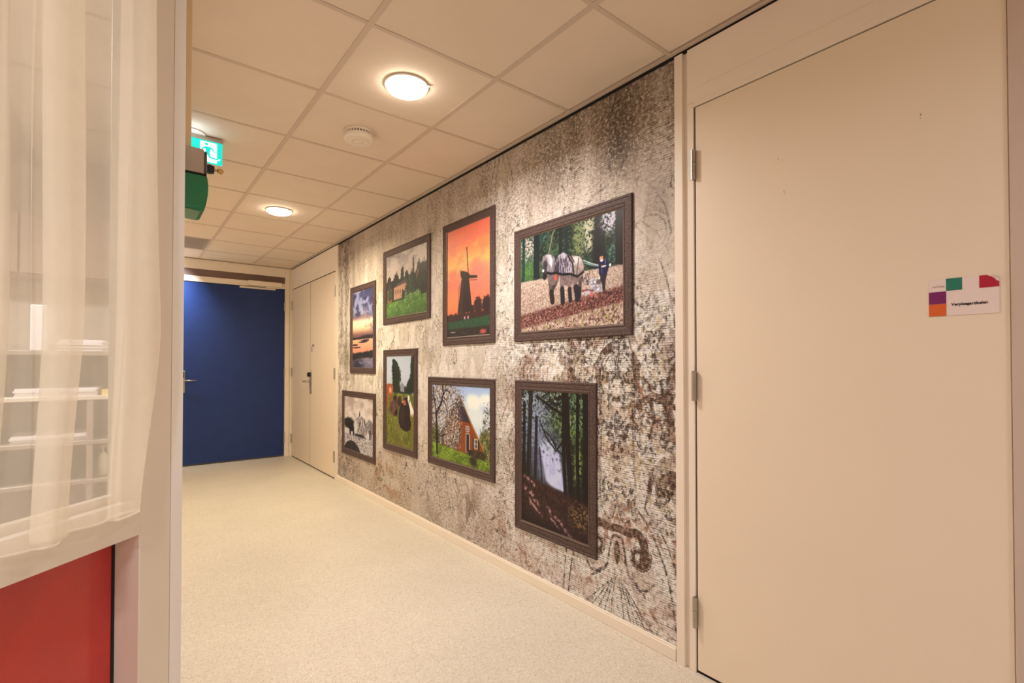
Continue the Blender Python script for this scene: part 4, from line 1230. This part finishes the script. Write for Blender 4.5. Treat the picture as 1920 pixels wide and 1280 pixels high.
# ------------------------------------------------------------------ double door at the far end of the right wall
d2 = box('door_2', XW - 0.010, XW + 0.012, 6.336, 7.135, 0.012, 2.252, M_door, bev=.0015, origin=(XW, 6.7, 0), kind='structure')
d3 = box('door_3', XW - 0.010, XW + 0.012, 5.43, 6.324, 0.012, 2.252, M_door, bev=.0015, origin=(XW, 5.87, 0), kind='structure')
for z in (2.04, 1.14, .242):
    hinge(d2, XW - .016, 7.142, z, r=.011)
    hinge(d3, XW - .016, 5.424, z, r=.011)


def lever_x(parent, y, z, dy):
    """lever set on the plane x = XW: long plate with a black reader and a lever pointing along dy"""
    x = XW - .010
    bm = bmesh.new(); bx(bm, x - .012, x, y - .021, y + .021, z - .15, z + .115, .004)
    obj('door_plate', bm, M_steel, parent)
    bm = bmesh.new(); cyl(bm, (x - .012, y + .005, z + .085), (x - .040, y + .005, z + .085), .030, .026, 24)
    obj('card_reader', bm, M_dark, parent)
    bm = bmesh.new(); cyl(bm, (x - .012, y, z), (x - .055, y, z), .011, seg=16); cyl(bm, (x - .052, y, z), (x - .055, y + dy, z), .0105, .009, 16)
    obj('door_handle', bm, M_steel, parent, smooth=True)
    bm = bmesh.new(); cyl(bm, (x - .012, y - .0, z - .085), (x - .020, y - .0, z - .085), .010, seg=16)
    obj('key_cylinder', bm, M_steel, parent)


lever_x(d3, 6.285, 1.033, .14)
fr = bmesh.new()
bx(fr, XW - 0.012, XW + 0.012, 5.36, 5.420, 0, 2.47 + .06, .001)
bx(fr, XW - 0.012, XW + 0.012, 7.150, YE + .05, 0, 2.532, .001)
bx(fr, XW - 0.0105, XW + 0.012, 5.4205, 7.1495, 2.262, 2.3300)
bx(fr, XW - 0.010, XW + 0.012, 5.4205, 7.1495, 2.3312, 2.532)
obj('trim_10', fr, M_frame, kind='structure')
gp = bmesh.new()
bx(gp, XW - .003, XW + .012, 5.42, 5.431, 0, 2.26); bx(gp, XW - .0085, XW + .012, 6.3238, 6.3362, 0.013, 2.2515); bx(gp, XW - .003, XW + .012, 7.134, 7.151, 0, 2.26); bx(gp, XW - .003, XW + .012, 5.42, 7.15, 2.2515, 2.2625); bx(gp, XW - .004, XW + .012, 5.42, 7.15, 0, .013)
obj('trim_11', gp, M_gap, kind='structure')
# small paper sign on the far double door
s2 = empty('small_door_sign', (XW - .0105, 6.215, 1.385))
tag(s2, 'tiny white paper sign with dark squares on the far double door', 'sign')
box('paper', XW - .0112, XW - .0104, 6.27, 6.165, 1.385, 1.485, M_paper, s2)
for nm, ya, yb, za, zb, cc in (('dark_square', 6.245, 6.222, 1.456, 1.485, (60, 40, 52)), ('maroon_square', 6.198, 6.168, 1.456, 1.485, (86, 24, 40)), ('purple_square', 6.27, 6.245, 1.39, 1.455, (110, 40, 60))):
    box(nm, XW - .0118, XW - .0111, ya, yb, za, zb, mat(nm, cc, .6, noise=.03), s2)

# ------------------------------------------------------------------ blue door in the end wall
d4 = box('door_4', 0.545, 1.738, YE + .004, YE + .044, 0.018, 2.253, M_blue, bev=.002, origin=(1.14, YE, 0), kind='structure')
for z in (2.02, 1.13, .25):
    hinge(d4, 1.742, YE - .006, z, .12, .010)
bm = bmesh.new(); bx(bm, .575, .618, YE - .008, YE + .006, .895, 1.165, .006)
obj('door_plate', bm, M_steel, d4)
bm = bmesh.new(); bx(bm, .580, .606, YE - .022, YE - .007, 1.075, 1.155, .008)
obj('card_reader', bm, M_dark, d4)
bm = bmesh.new(); cyl(bm, (.596, YE - .006, 1.045), (.596, YE - .052, 1.045), .010, seg=16); cyl(bm, (.594, YE - .050, 1.045), (.725, YE - .052, 1.045), .0105, .009, 16)
obj('door_handle', bm, M_steel, d4, smooth=True)
fr = bmesh.new()
bx(fr, 1.745, 1.803, YE - .012, YE + .06, 0, H - .004, .001)
bx(fr, 1.808, 1.828, YE - .006, YE + .06, 0, H - .004, .001)
bx(fr, .10, 1.745, YE - .006, YE + .06, 2.262, 2.332, .001)
bx(fr, .10, 1.808, YE - .004, YE + .06, 2.420, H - .004, .001)
bx(fr, .10, .540, YE - .006, YE + .06, 0, 2.262, .001)
obj('trim_12', fr, M_frame, kind='structure')
box('trim_13', .10, 1.722, YE + .002, YE + .055, 2.332, 2.420, M_mauve, kind='structure')       # dark strip above the frame
bm = bmesh.new()
bx(bm, 1.36, 1.40, YE - .022, YE - .005, 2.492, 2.508, .003)
obj('trim_14', bm, M_white, kind='structure')                                                  # small clip on the beam
box('trim_15', .54, 1.745, YE + .006, YE + .045, 2.2525, 2.2625, M_gap, kind='structure')
dc = empty('door_closer', (1.49, YE - .006, 2.23))
tag(dc, 'cream hydraulic door closer above the blue door', 'door closer')
bm = bmesh.new(); bx(bm, 1.288, 1.692, YE - .062, YE - .006, 2.272, 2.332, .004); obj('body', bm, M_frame, dc)
bm = bmesh.new(); bx(bm, 1.196, 1.622, YE - .034, YE + .006, 2.232, 2.252, .003); obj('slide_rail', bm, M_white, dc)
bm = bmesh.new(); bx(bm, 1.50, 1.66, YE - .052, YE - .036, 2.252, 2.270, .003); obj('arm', bm, M_white, dc)

# ------------------------------------------------------------------ framed pictures on the mural
M_fr = bpy.data.materials.new('dark_carved_frame')
M_fr.use_nodes = True
nt = M_fr.node_tree
b_ = nt.nodes['Principled BSDF']
b_.inputs['Roughness'].default_value = .6
b_.inputs['Specular IOR Level'].default_value = .3
tc = nt.nodes.new('ShaderNodeTexCoord')
vo = nt.nodes.new('ShaderNodeTexVoronoi'); vo.inputs['Scale'].default_value = 150
nt.links.new(tc.outputs['Object'], vo.inputs['Vector'])
cr = nt.nodes.new('ShaderNodeValToRGB')
cr.color_ramp.elements[0].color = (*lin((108, 88, 84)), 1); cr.color_ramp.elements[0].position = .1
cr.color_ramp.elements[1].color = (*lin((70, 54, 51)), 1); cr.color_ramp.elements[1].position = .6
nt.links.new(vo.outputs['Distance'], cr.inputs['Fac'])
nt.links.new(cr.outputs['Color'], b_.inputs['Base Color'])
bp = nt.nodes.new('ShaderNodeBump'); bp.inputs['Strength'].default_value = .5; bp.inputs['Distance'].default_value = .0015; bp.invert = True
nt.links.new(vo.outputs['Distance'], bp.inputs['Height'])
nt.links.new(bp.outputs['Normal'], b_.inputs['Normal'])
M_slip = mat('frame_inner_lip', (92, 74, 66), .4, noise=.06, nscale=40)

# profile across a rail: distance from the outer edge, height off the wall
PROF = [(0, 0), (0, .0095), (.004, .0125), (.011, .0125), (.014, .0095), (.020, .0105), (.032, .0105), (.038, .0085), (.042, .0085), (.045, .0105), (.049, .0105), (.052, .006), (.057, .0042), (.057, 0)]


def picture(name, label, y0, y1, z0, z1, painter, step):
    """y0 is the left (far) edge, y1 the right (near) edge"""
    t = empty(name, (XW, (y0 + y1) / 2, z0))
    tag(t, label, 'picture', 'framed country photographs on the mural')
    cs = [(y0, z0), (y1, z0), (y1, z1), (y0, z1)]
    ins = [(-1, 1), (1, 1), (1, -1), (-1, -1)]
    for k in range(4):
        a, b2 = k, (k + 1) % 4
        bm = bmesh.new()
        ra, rb = [], []
        for q, h in PROF:
            ra.append(bm.verts.new((XW - h, cs[a][0] + ins[a][0] * q, cs[a][1] + ins[a][1] * q)))
            rb.append(bm.verts.new((XW - h, cs[b2][0] + ins[b2][0] * q, cs[b2][1] + ins[b2][1] * q)))
        for i in range(len(PROF) - 1):
            f = bm.faces.new((ra[i], rb[i], rb[i + 1], ra[i + 1]))
            if i >= 10: f.material_index = 1
        bm.faces.new(ra); bm.faces.new(rb[::-1])
        bmesh.ops.recalc_face_normals(bm, faces=bm.faces[:])
        obj('frame_rail', bm, [M_fr, M_slip], t)
    d = .0555
    p = Pic(y0 - y1 - 2 * d, z1 - z0 - 2 * d, step)
    painter(p)
    p.c = 255 * (np.clip(p.c, 0, 255) / 255) ** 1.22
    color_grid('print', np.linspace(y0 - d, y1 + d, p.nx), np.linspace(z0 + d, z1 - d, p.ny), XW - .003, ink_albedo(p.c), M_pic, t)
    return t


picture('framed_picture', 'framed photo of two grey draught horses ploughing, ahead of a man in blue', 2.303, 1.438, 1.371, 2.023, pic_plough, .0030)
picture('framed_picture', 'framed upright photo of a dark forest path with a bright clearing', 2.297, 1.659, .284, 1.146, pic_forest, .0030)
picture('framed_picture', 'framed upright photo of a windmill against an orange sunset', 3.135, 2.500, 1.374, 2.236, pic_mill, .0035)
picture('framed_picture', 'framed photo of a brick castle among trees behind a green lawn', 4.173, 3.324, 1.589, 2.233, pic_castle, .0042)
picture('framed_picture', 'framed upright photo of purple clouds and a lake at dusk', 4.982, 4.352, 1.152, 2.013, pic_lake, .0045)
picture('framed_picture', 'framed upright photo of brown cows lying in a meadow', 4.167, 3.533, .500, 1.366, pic_cows, .0040)
picture('framed_picture', 'framed photo of a brick farmhouse behind a blossoming tree', 3.352, 2.500, .500, 1.146, pic_farm, .0034)
picture('framed_picture', 'framed black and white photo of a loaded hay wagon', 5.204, 4.346, .324, .970, pic_hay, .0046)


# ------------------------------------------------------------------ things on the ceiling
M_lampglow = emit('lamp_diffuser', (255, 240, 218), 30)
M_ring = mat('lamp_ring', (236, 228, 216), .4, noise=.01)


def downlight(x, y, label):
    t = empty('ceiling_light', (x, y, H - .002))
    tag(t, label, 'ceiling light', 'round recessed ceiling lights')
    bm = bmesh.new()
    lathe(bm, [(.096, .006), (.102, .004), (.103, .0), (.101, -.003), (.097, -.004), (.095, -.002), (.095, .006)], (x, y, H - .002))
    obj('ring', bm, M_ring, t, smooth=True)
    bm = bmesh.new()
    lathe(bm, [(.0945, .004), (.0945, -.008), (.088, -.018), (.068, -.026), (.035, -.030), (0, -.031)], (x, y, H - .002))
    obj('diffuser', bm, M_lampglow, t, smooth=True)
    for k in range(1):
        a = R(-40)
        bm = bmesh.new()
        px, py = x + .106 * math.cos(a), y + .106 * math.sin(a)
        bx(bm, px - .006, px + .006, py - .006, py + .006, H - .006, H + .002, .001)
        obj('clip', bm, M_ring, t)
    return t


downlight(1.046, 2.13, 'round glowing ceiling light nearest the camera, in front of the smoke detector')
downlight(1.046, 4.53, 'round glowing ceiling light farther down the corridor, nearer the blue door')

sd = empty('smoke_detector', (1.046, 2.73, H))
tag(sd, 'round cream smoke detector on the ceiling between the two lights', 'smoke detector')
SX, SY = 1.046, 2.728
bm = bmesh.new(); lathe(bm, [(0, .004), (.078, .004), (.080, 0), (.080, -.008), (.074, -.010), (0, -.010)], (SX, SY, H)); obj('base', bm, M_white, sd)
bm = bmesh.new(); lathe(bm, [(0, -.010), (.072, -.010), (.072, -.021), (0, -.021)], (SX, SY, H)); obj('vent_core', bm, M_gap, sd)
bm = bmesh.new()
for k in range(30):
    a = 2 * math.pi * k / 30
    c0 = Vector((SX + .0755 * math.cos(a), SY + .0755 * math.sin(a), H - .0155))
    r = bmesh.ops.create_cube(bm, size=1, matrix=Matrix.Translation(c0) @ Matrix.Rotation(a, 4, 'Z') @ Matrix.Diagonal((.006, .007, .012, 1)))
obj('vent_ribs', bm, M_white, sd, kind='stuff')
bm = bmesh.new(); lathe(bm, [(0, -.020), (.079, -.020), (.082, -.022), (.082, -.042), (.077, -.049), (.060, -.052), (.057, -.0495), (.053, -.052), (.033, -.055), (.031, -.0525), (.028, -.055), (0, -.056)], (SX, SY, H)); obj('body', bm, M_white, sd, smooth=True)

# blank round cover in a far tile
bm = bmesh.new(); lathe(bm, [(0, .004), (.085, .004), (.085, .0015), (.083, .0005), (0, .0005)], (1.70, 4.40, H))
cv = obj('round_cover', bm, M_tile, origin=(1.70, 4.40, H)); tag(cv, 'flat round blanking cover in the ceiling above the lake picture', 'cover')

# emergency exit sign
ex = empty('exit_sign', (.31, 3.31, 2.39))
tag(ex, 'lit green emergency exit sign with a running figure hanging from the ceiling', 'exit sign')
M_exg = emit('exit_green', (0, 216, 200), 1.2, (0, 120, 110))
M_exw = emit('exit_white', (236, 244, 255), 1.8)
box('housing', .150, .458, 3.300, 3.335, 2.521, 2.540, M_greypl, ex, bev=.002)
bm = bmesh.new(); lathe(bm, [(0, 0), (.075, 0), (.075, -.003), (.070, -.006), (0, -.006)], (.30, 3.318, H)); obj('ceiling_plate', bm, M_white, ex, smooth=True)
box('panel', .154, .456, 3.309, 3.319, 2.394, 2.521, M_exg, ex, bev=.001)
YS = 3.3085
bm = bmesh.new(); bx(bm, .345, .428, YS - .0008, YS, 2.400, 2.513); obj('white_field', bm, M_exw, ex)


def sgn(name, polys, m, y):
    bm = bmesh.new()
    for pts in polys:
        a = [bm.verts.new((p[0], y, p[1])) for p in pts]
        b3 = [bm.verts.new((p[0], y + .0008, p[1])) for p in pts]
        bm.faces.new(a); bm.faces.new(b3[::-1])
        for i in range(len(pts)):
            bm.faces.new((a[i], b3[i], b3[(i + 1) % len(pts)], a[(i + 1) % len(pts)]))
    bmesh.ops.recalc_face_normals(bm, faces=bm.faces[:])
    return obj(name, bm, m, ex)


head = [(.376 + .0085 * math.cos(2 * math.pi * k / 16), 2.500 + .0085 * math.sin(2 * math.pi * k / 16)) for k in range(16)]
man = [head,
       [(.368, 2.487), (.392, 2.487), (.398, 2.480), (.391, 2.452), (.374, 2.450)],
       [(.392, 2.487), (.406, 2.482), (.420, 2.462), (.415, 2.458), (.402, 2.474), (.390, 2.478)],
       [(.370, 2.487), (.355, 2.474), (.350, 2.456), (.356, 2.455), (.361, 2.468), (.374, 2.477)],
       [(.391, 2.455), (.378, 2.452), (.388, 2.424), (.437, 2.418), (.440, 2.425), (.397, 2.432)],
       [(.374, 2.455), (.386, 2.450), (.372, 2.426), (.350, 2.408), (.345, 2.414), (.362, 2.432)]]
sgn('running_figure', man, M_exg, YS - .0018)
sgn('foot', [[(.430, 2.416), (.442, 2.418), (.445, 2.428), (.436, 2.425)]], M_exw, YS - .0028)
sgn('arrow', [[(.178, 2.457), (.215, 2.492), (.215, 2.470), (.300, 2.470), (.300, 2.444), (.215, 2.444), (.215, 2.422)]], M_exw, YS - .0018)

# ------------------------------------------------------------------ call box with key on the corridor's left wall
cb = empty('emergency_call_box', (.10, 1.365, 1.588))
tag(cb, 'grey and green emergency door release box with a key, on the post edge', 'call box')
bm = bmesh.new(); bx(bm, .10, .1475, 1.33, 1.42, 1.672, 1.731, .003); obj('housing', bm, M_greypl, cb)
bm = bmesh.new(); bx(bm, .1475, .1535, 1.333, 1.417, 1.674, 1.729, .003); obj('front_plate', bm, mat('dark_grey_plastic', (92, 82, 76), .5, noise=.03), cb)
M_grn = mat('green_plastic', (0, 116, 62), .25, noise=.05, nscale=20)
bm = bmesh.new()
prof = [(.10, 1.589), (.140, 1.586), (.1475, 1.589), (.1515, 1.604), (.1545, 1.625), (.1555, 1.645), (.1540, 1.662), (.1515, 1.6715), (.10, 1.6715)]
a = [bm.verts.new((p[0], 1.330, p[1])) for p in prof]; b3 = [bm.verts.new((p[0], 1.420, p[1])) for p in prof]
bm.faces.new(a); bm.faces.new(b3[::-1])
for i in range(len(prof)): bm.faces.new((a[i], b3[i], b3[(i + 1) % len(prof)], a[(i + 1) % len(prof)]))
bmesh.ops.recalc_face_normals(bm, faces=bm.faces[:])
obj('green_cover', bm, M_grn, cb)
bm = bmesh.new(); bx(bm, .10, .140, 1.3285, 1.3302, 1.5905, 1.601, .0004); obj('cover_ridge', bm, mat('green_ridge', (4, 122, 68), .2, noise=.03), cb)
bm = bmesh.new(); bx(bm, .10, .1515, 1.3288, 1.3302, 1.669, 1.673); obj('seam', bm, M_gap, cb)
bm = bmesh.new(); cyl(bm, (.1535, 1.36, 1.697), (.1700, 1.36, 1.697), .0095, seg=20); cyl(bm, (.158, 1.36, 1.697), (.165, 1.36, 1.697), .0112, seg=20); obj('key_switch', bm, M_dark, cb)
bm = bmesh.new(); bx(bm, .1700, .1790, 1.359, 1.361, 1.694, 1.700)
bmesh.ops.create_cone(bm, cap_ends=True, segments=20, radius1=.0068, radius2=.0068, depth=.002, matrix=Matrix.Translation((.1835, 1.36, 1.697)) @ Matrix.Rotation(R(90), 4, 'X'))
obj('key', bm, M_brass, cb)
cdt = box('cable_duct', .10, .1232, 1.345, 1.372, 1.731, H - .001, mat('beige_duct', (220, 194, 152), .5, noise=.02), bev=.001, origin=(.11, 1.36, 1.731))
tag(cdt, 'narrow beige cable duct running from the call box up to the ceiling', 'cable duct')

# ------------------------------------------------------------------ glazed partition at the left (stands at 45 degrees)
P0 = np.array([0.0807, 1.2091])
TT = np.array([0.71203, 0.70215])          # along the partition, away from the camera
NN = np.array([0.70215, -0.71203])         # out of it, towards the camera


def uw(u, w_): return tuple(P0 + u * TT + w_ * NN)


def pbox(bm, u0, u1, w0, w1, z0, z1, mi=0):
    prism(bm, [uw(u0, w0), uw(u1, w0), uw(u1, w1), uw(u0, w1)], z0, z1, mi)


UL = -2.2
win = empty('window_1', (-.75, .4, 0))
win['kind'] = 'structure'
bm = bmesh.new()
E0 = uw(-.0707, 0); E1 = uw(-.0707, -.070)
prism(bm, [E0, tuple(P0), (.0815, 1.2150), (.0815, 1.321), (.03, 1.321), E1], 0, H + .015)
bmesh.ops.bevel(bm, geom=[e for e in bm.edges if abs(e.verts[0].co.z - e.verts[1].co.z) > 1], offset=.0015, segments=1, affect='EDGES')
obj('post', bm, M_frame, win)
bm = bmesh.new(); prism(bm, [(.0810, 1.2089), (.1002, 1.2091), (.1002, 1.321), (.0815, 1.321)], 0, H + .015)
obj('lit_end_face', bm, mat('lit_end_pale', (238, 232, 226), .5, noise=.012, nscale=5), win)  # end face of the post, coloured paler for the hall light falling on it
bm = bmesh.new(); pbox(bm, UL, UL + .07, -.070, 0, 0, H + .015); obj('post', bm, M_frame, win)
bm = bmesh.new(); pbox(bm, UL + .07, -.0707, -.070, 0, .9197, .9855)
obj('rail', bm, M_frame, win)
bm = bmesh.new(); pbox(bm, UL + .07, -.0707, -.070, 0, 2.36, H + .015); obj('head_rail', bm, M_frame, win)
bm = bmesh.new(); pbox(bm, UL + .07, -.0707, -.070, 0, 0, .10); obj('bottom_rail', bm, M_frame, win)
bm = bmesh.new(); pbox(bm, UL + .07, -.0707, -.046, -.030, .9855, .9975); pbox(bm, -.089, -.0707, -.046, -.030, .9975, 2.36); obj('glazing_bead', bm, M_frame, win)
bm = bmesh.new(); pbox(bm, UL + .07, -.0775, -.053, -.0515, .9855, 2.36)
pbox(bm, -.0795, -.0775, -.0515, -.050, .9975, 2.36, 0)
obj('glass_pane', bm, M_glass, win)
bm = bmesh.new(); pbox(bm, -.0765, -.0708, -.066, -.0508, .10, .9197); obj('gasket', bm, M_rubber, win)
bm = bmesh.new(); pbox(bm, UL + .07, -.0765, -.066, -.052, .10, .9197); obj('red_panel', bm, M_red, win)
box('wall_front', -3.0, -1.48, -.38, -.30, 0, H + .02, M_wall, kind='structure')

# ------------------------------------------------------------------ sheer curtain hanging in front of the glass
TOP, MID, BOT = 2.32, 1.30, .976
# (u, w) of the cloth from its right edge to the left, at three heights
sec_mid = [(-.152, .028), (-.118, .032), (-.084, .046), (-.088, .050), (-.125, .054), (-.158, .062), (-.163, .058), (-.185, .046), (-.215, .040), (-.245, .036), (-.2725, .034), (-.276, .040), (-.262, .052), (-.240, .058), (-.2385, .064), (-.255, .074), (-.276, .078), (-.289, .066), (-.302, .056), (-.3065, .061), (-.3095, .056), (-.322, .049), (-.341, .044), (-.345, .050), (-.337, .058), (-.350, .066), (-.375, .060), (-.40, .050), (-.43, .064), (-.455, .050), (-.44, .068), (-.47, .074), (-.51, .050), (-.55, .070), (-.60, .046), (-.65, .072), (-.70, .048)]
sec_top = [(u + (-.020 if i in (2, 3) else 0) + .006 * math.sin(i * 1.7), .045 + (w_ - .045) * .55) for i, (u, w_) in enumerate(sec_mid)]
sec_bot = []
for i, (u, w_) in enumerate(sec_mid):
    if i <= 5: wb = .020 + (w_ - .028) * .75                      # the turned-back right edge
    elif i <= 12: wb = .022 + .014 * math.exp(-((u + .178) / .02) ** 2) + (.018 if i > 11 else 0)
    else: wb = .044 + .014 * math.exp(-((u + .285) / .02) ** 2) + (w_ - .064) * .6 if u > -.33 else .034 + (w_ - .055) * .7
    sec_bot.append((u + (-.026 if i in (2, 3) else 0) + .003 * math.sin(i * 2.1), wb))
A_, B_, C_ = (np.array(crom(s, 7)) for s in (sec_bot, sec_mid, sec_top))
rows_c = 46
bm = bmesh.new()
grid = []
for j in range(rows_c + 1):
    z = BOT + (TOP - BOT) * j / rows_c
    if z < MID:
        t = (z - BOT) / (MID - BOT); t = t * t * (3 - 2 * t) * .5 + t * .5
        P = A_ * (1 - t) + B_ * t
    else:
        t = (z - MID) / (TOP - MID); t = t ** 1.2
        P = B_ * (1 - t) + C_ * t
    row = []
    for i, (u, w_) in enumerate(P):
        w2 = max(w_, .010) + .002 * math.sin(z * 7 + i * .05)
        x, y = uw(u + .0035 * math.sin(z * 5.1 + i * .12), w2)
        zz = z
        row.append(bm.verts.new((x, y, zz)))
    grid.append(row)
for j in range(rows_c):
    for i in range(len(grid[0]) - 1):
        bm.faces.new((grid[j][i], grid[j][i + 1], grid[j + 1][i + 1], grid[j + 1][i]))
hem_pts = [v.co.copy() for v in grid[0]]
ct = empty('sheer_curtain', (-.15, .93, BOT))
tag(ct, 'cream sheer net curtain hanging in loose folds before the glazed partition', 'curtain')
obj('cloth', bm, M_curtain, ct, smooth=True)
bm = bmesh.new()
rings = []
for k, p in enumerate(hem_pts):
    rings.append([bm.verts.new((p.x + NN[0] * .0012 * math.cos(a), p.y + NN[1] * .0012 * math.cos(a), p.z + .0022 * math.sin(a))) for a in (0, math.pi / 2, math.pi, 1.5 * math.pi)])
for a, b3 in zip(rings, rings[1:]):
    for i in range(4): bm.faces.new((a[i], a[(i + 1) % 4], b3[(i + 1) % 4], b3[i]))
obj('hem', bm, M_hem, ct, smooth=True)
bm = bmesh.new(); cyl(bm, (*uw(-.72, .048), TOP + .008), (*uw(-.07, .048), TOP + .008), .009, seg=12)
for u in (-.70, -.40, -.09): cyl(bm, (*uw(u, -.001), TOP + .008), (*uw(u, .048), TOP + .008), .004, seg=8)
obj('curtain_rod', bm, M_white, ct)

# ------------------------------------------------------------------ the room behind the glass: a rack with papers
rk = empty('steel_rack', (-.42, 3.05, 0))
tag(rk, 'grey steel shelf rack seen through the curtained glass', 'rack')
M_rack = mat('grey_rack_metal', (176, 162, 150), .45, .3, noise=.03, nscale=20)
SHZ = (.30, .735, .905, 1.10, 1.295)
for z in SHZ:
    bm = bmesh.new(); bx(bm, -.80, -.03, 2.86, 3.26, z - .018, z, .002)
    obj('shelf', bm, M_white if z == 1.10 else M_rack, rk)
for x in (-.80, -.115):
    for y in (2.862, 3.232):
        bm = bmesh.new(); bx(bm, x, x + .022, y, y + .026, 0, 1.36 if y > 3 else 1.085, .002)
        obj('upright', bm, M_rack, rk)
bm = bmesh.new(); bx(bm, -.78, -.03, 3.262, 3.27, .0, 1.33); obj('back_panel', bm, M_rack, rk)


def paper(x0, x1, y0, y1, z, h, rot, label, m=M_paper):
    bm = bmesh.new()
    n = 4
    for k in range(n):
        mm = Matrix.Translation(((x0 + x1) / 2 + .003 * math.sin(k * 2.2), (y0 + y1) / 2 + .003 * math.cos(k * 1.7), z + h * (k + .5) / n)) @ Matrix.Rotation(R(rot + 1.5 * math.sin(k * 3.1)), 4, 'Z') @ Matrix.Diagonal((x1 - x0, y1 - y0, h / n * .94, 1))
        bmesh.ops.create_cube(bm, size=1, matrix=mm)
    o = obj('paper_stack', bm, m, origin=((x0 + x1) / 2, (y0 + y1) / 2, z))
    return tag(o, label, 'papers', 'paper stacks on the rack')


M_pw = mat('office_paper', (240, 236, 240), .7, noise=.01)
paper(-.72, -.42, 2.88, 3.12, 1.10, .02, 2, 'white paper stack at the left of the rack shelf with the white edge', M_pw)
paper(-.34, -.075, 2.88, 3.12, 1.10, .035, -3, 'white paper stack at the right of the rack shelf with the white edge', M_pw)
paper(-.36, -.11, 2.89, 3.12, .905, .03, 2, 'white paper stack on the shelf below the white edged one', M_pw)
paper(-.72, -.42, 2.88, 3.12, .905, .03, -2, 'white paper stack left on the shelf below the white edged one', M_pw)
paper(-.205, -.055, 2.875, 3.08, 1.296, .05, -5, 'turned white paper stack at the right end of the top shelf', M_pw)
bm = bmesh.new(); bx(bm, -.30, -.245, 2.89, 3.14, 1.295, 1.49, .003)
o = obj('binder', bm, M_pw, origin=(-.27, 3.0, 1.295)); tag(o, 'white ring binder standing on the top rack shelf', 'binder')
o = box('yellow_note_pad', -.066, -.042, 2.875, 2.95, 1.1, 1.125, mat('yellow_paper', (240, 214, 120), .7, noise=.02), origin=(-.054, 2.91, 1.1)); tag(o, 'yellow note pad beside the papers on the rack', 'note pad')
sb = empty('soap_bottle', (-.060, 2.92, .735))
tag(sb, 'white pump bottle standing on a low rack shelf', 'bottle')
bm = bmesh.new(); lathe(bm, [(0, 0), (.016, 0), (.0165, .004), (.0165, .085), (.012, .10), (.006, .108), (0, .108)], (-.060, 2.92, .7352), 20); obj('body', bm, M_white, sb, smooth=True)
bm = bmesh.new(); cyl(bm, (-.060, 2.92, .842), (-.060, 2.92, .866), .003, seg=10); bx(bm, -.070, -.044, 2.917, 2.923, .864, .870); obj('pump', bm, M_white, sb)
# wall cupboard high up in the same room
wc = empty('wall_cupboard', (-.45, 4.3, 1.80))
tag(wc, 'beige wall cupboard high on the office wall behind the glass', 'cupboard')
box('body', -.95, -.02, 4.18, 4.5, 1.78, 2.16, mat('beige_cupboard', (196, 168, 144), .5, noise=.02), wc, bev=.003)
for x in (-.945, -.48):
    dr = box('door', x, x + .455, 4.162, 4.18, 1.79, 2.15, mat('beige_cupboard_door', (188, 158, 136), .5, noise=.02), wc, bev=.002)
    box('knob', x + .20, x + .25, 4.150, 4.162, 1.81, 1.82, M_steel, dr)
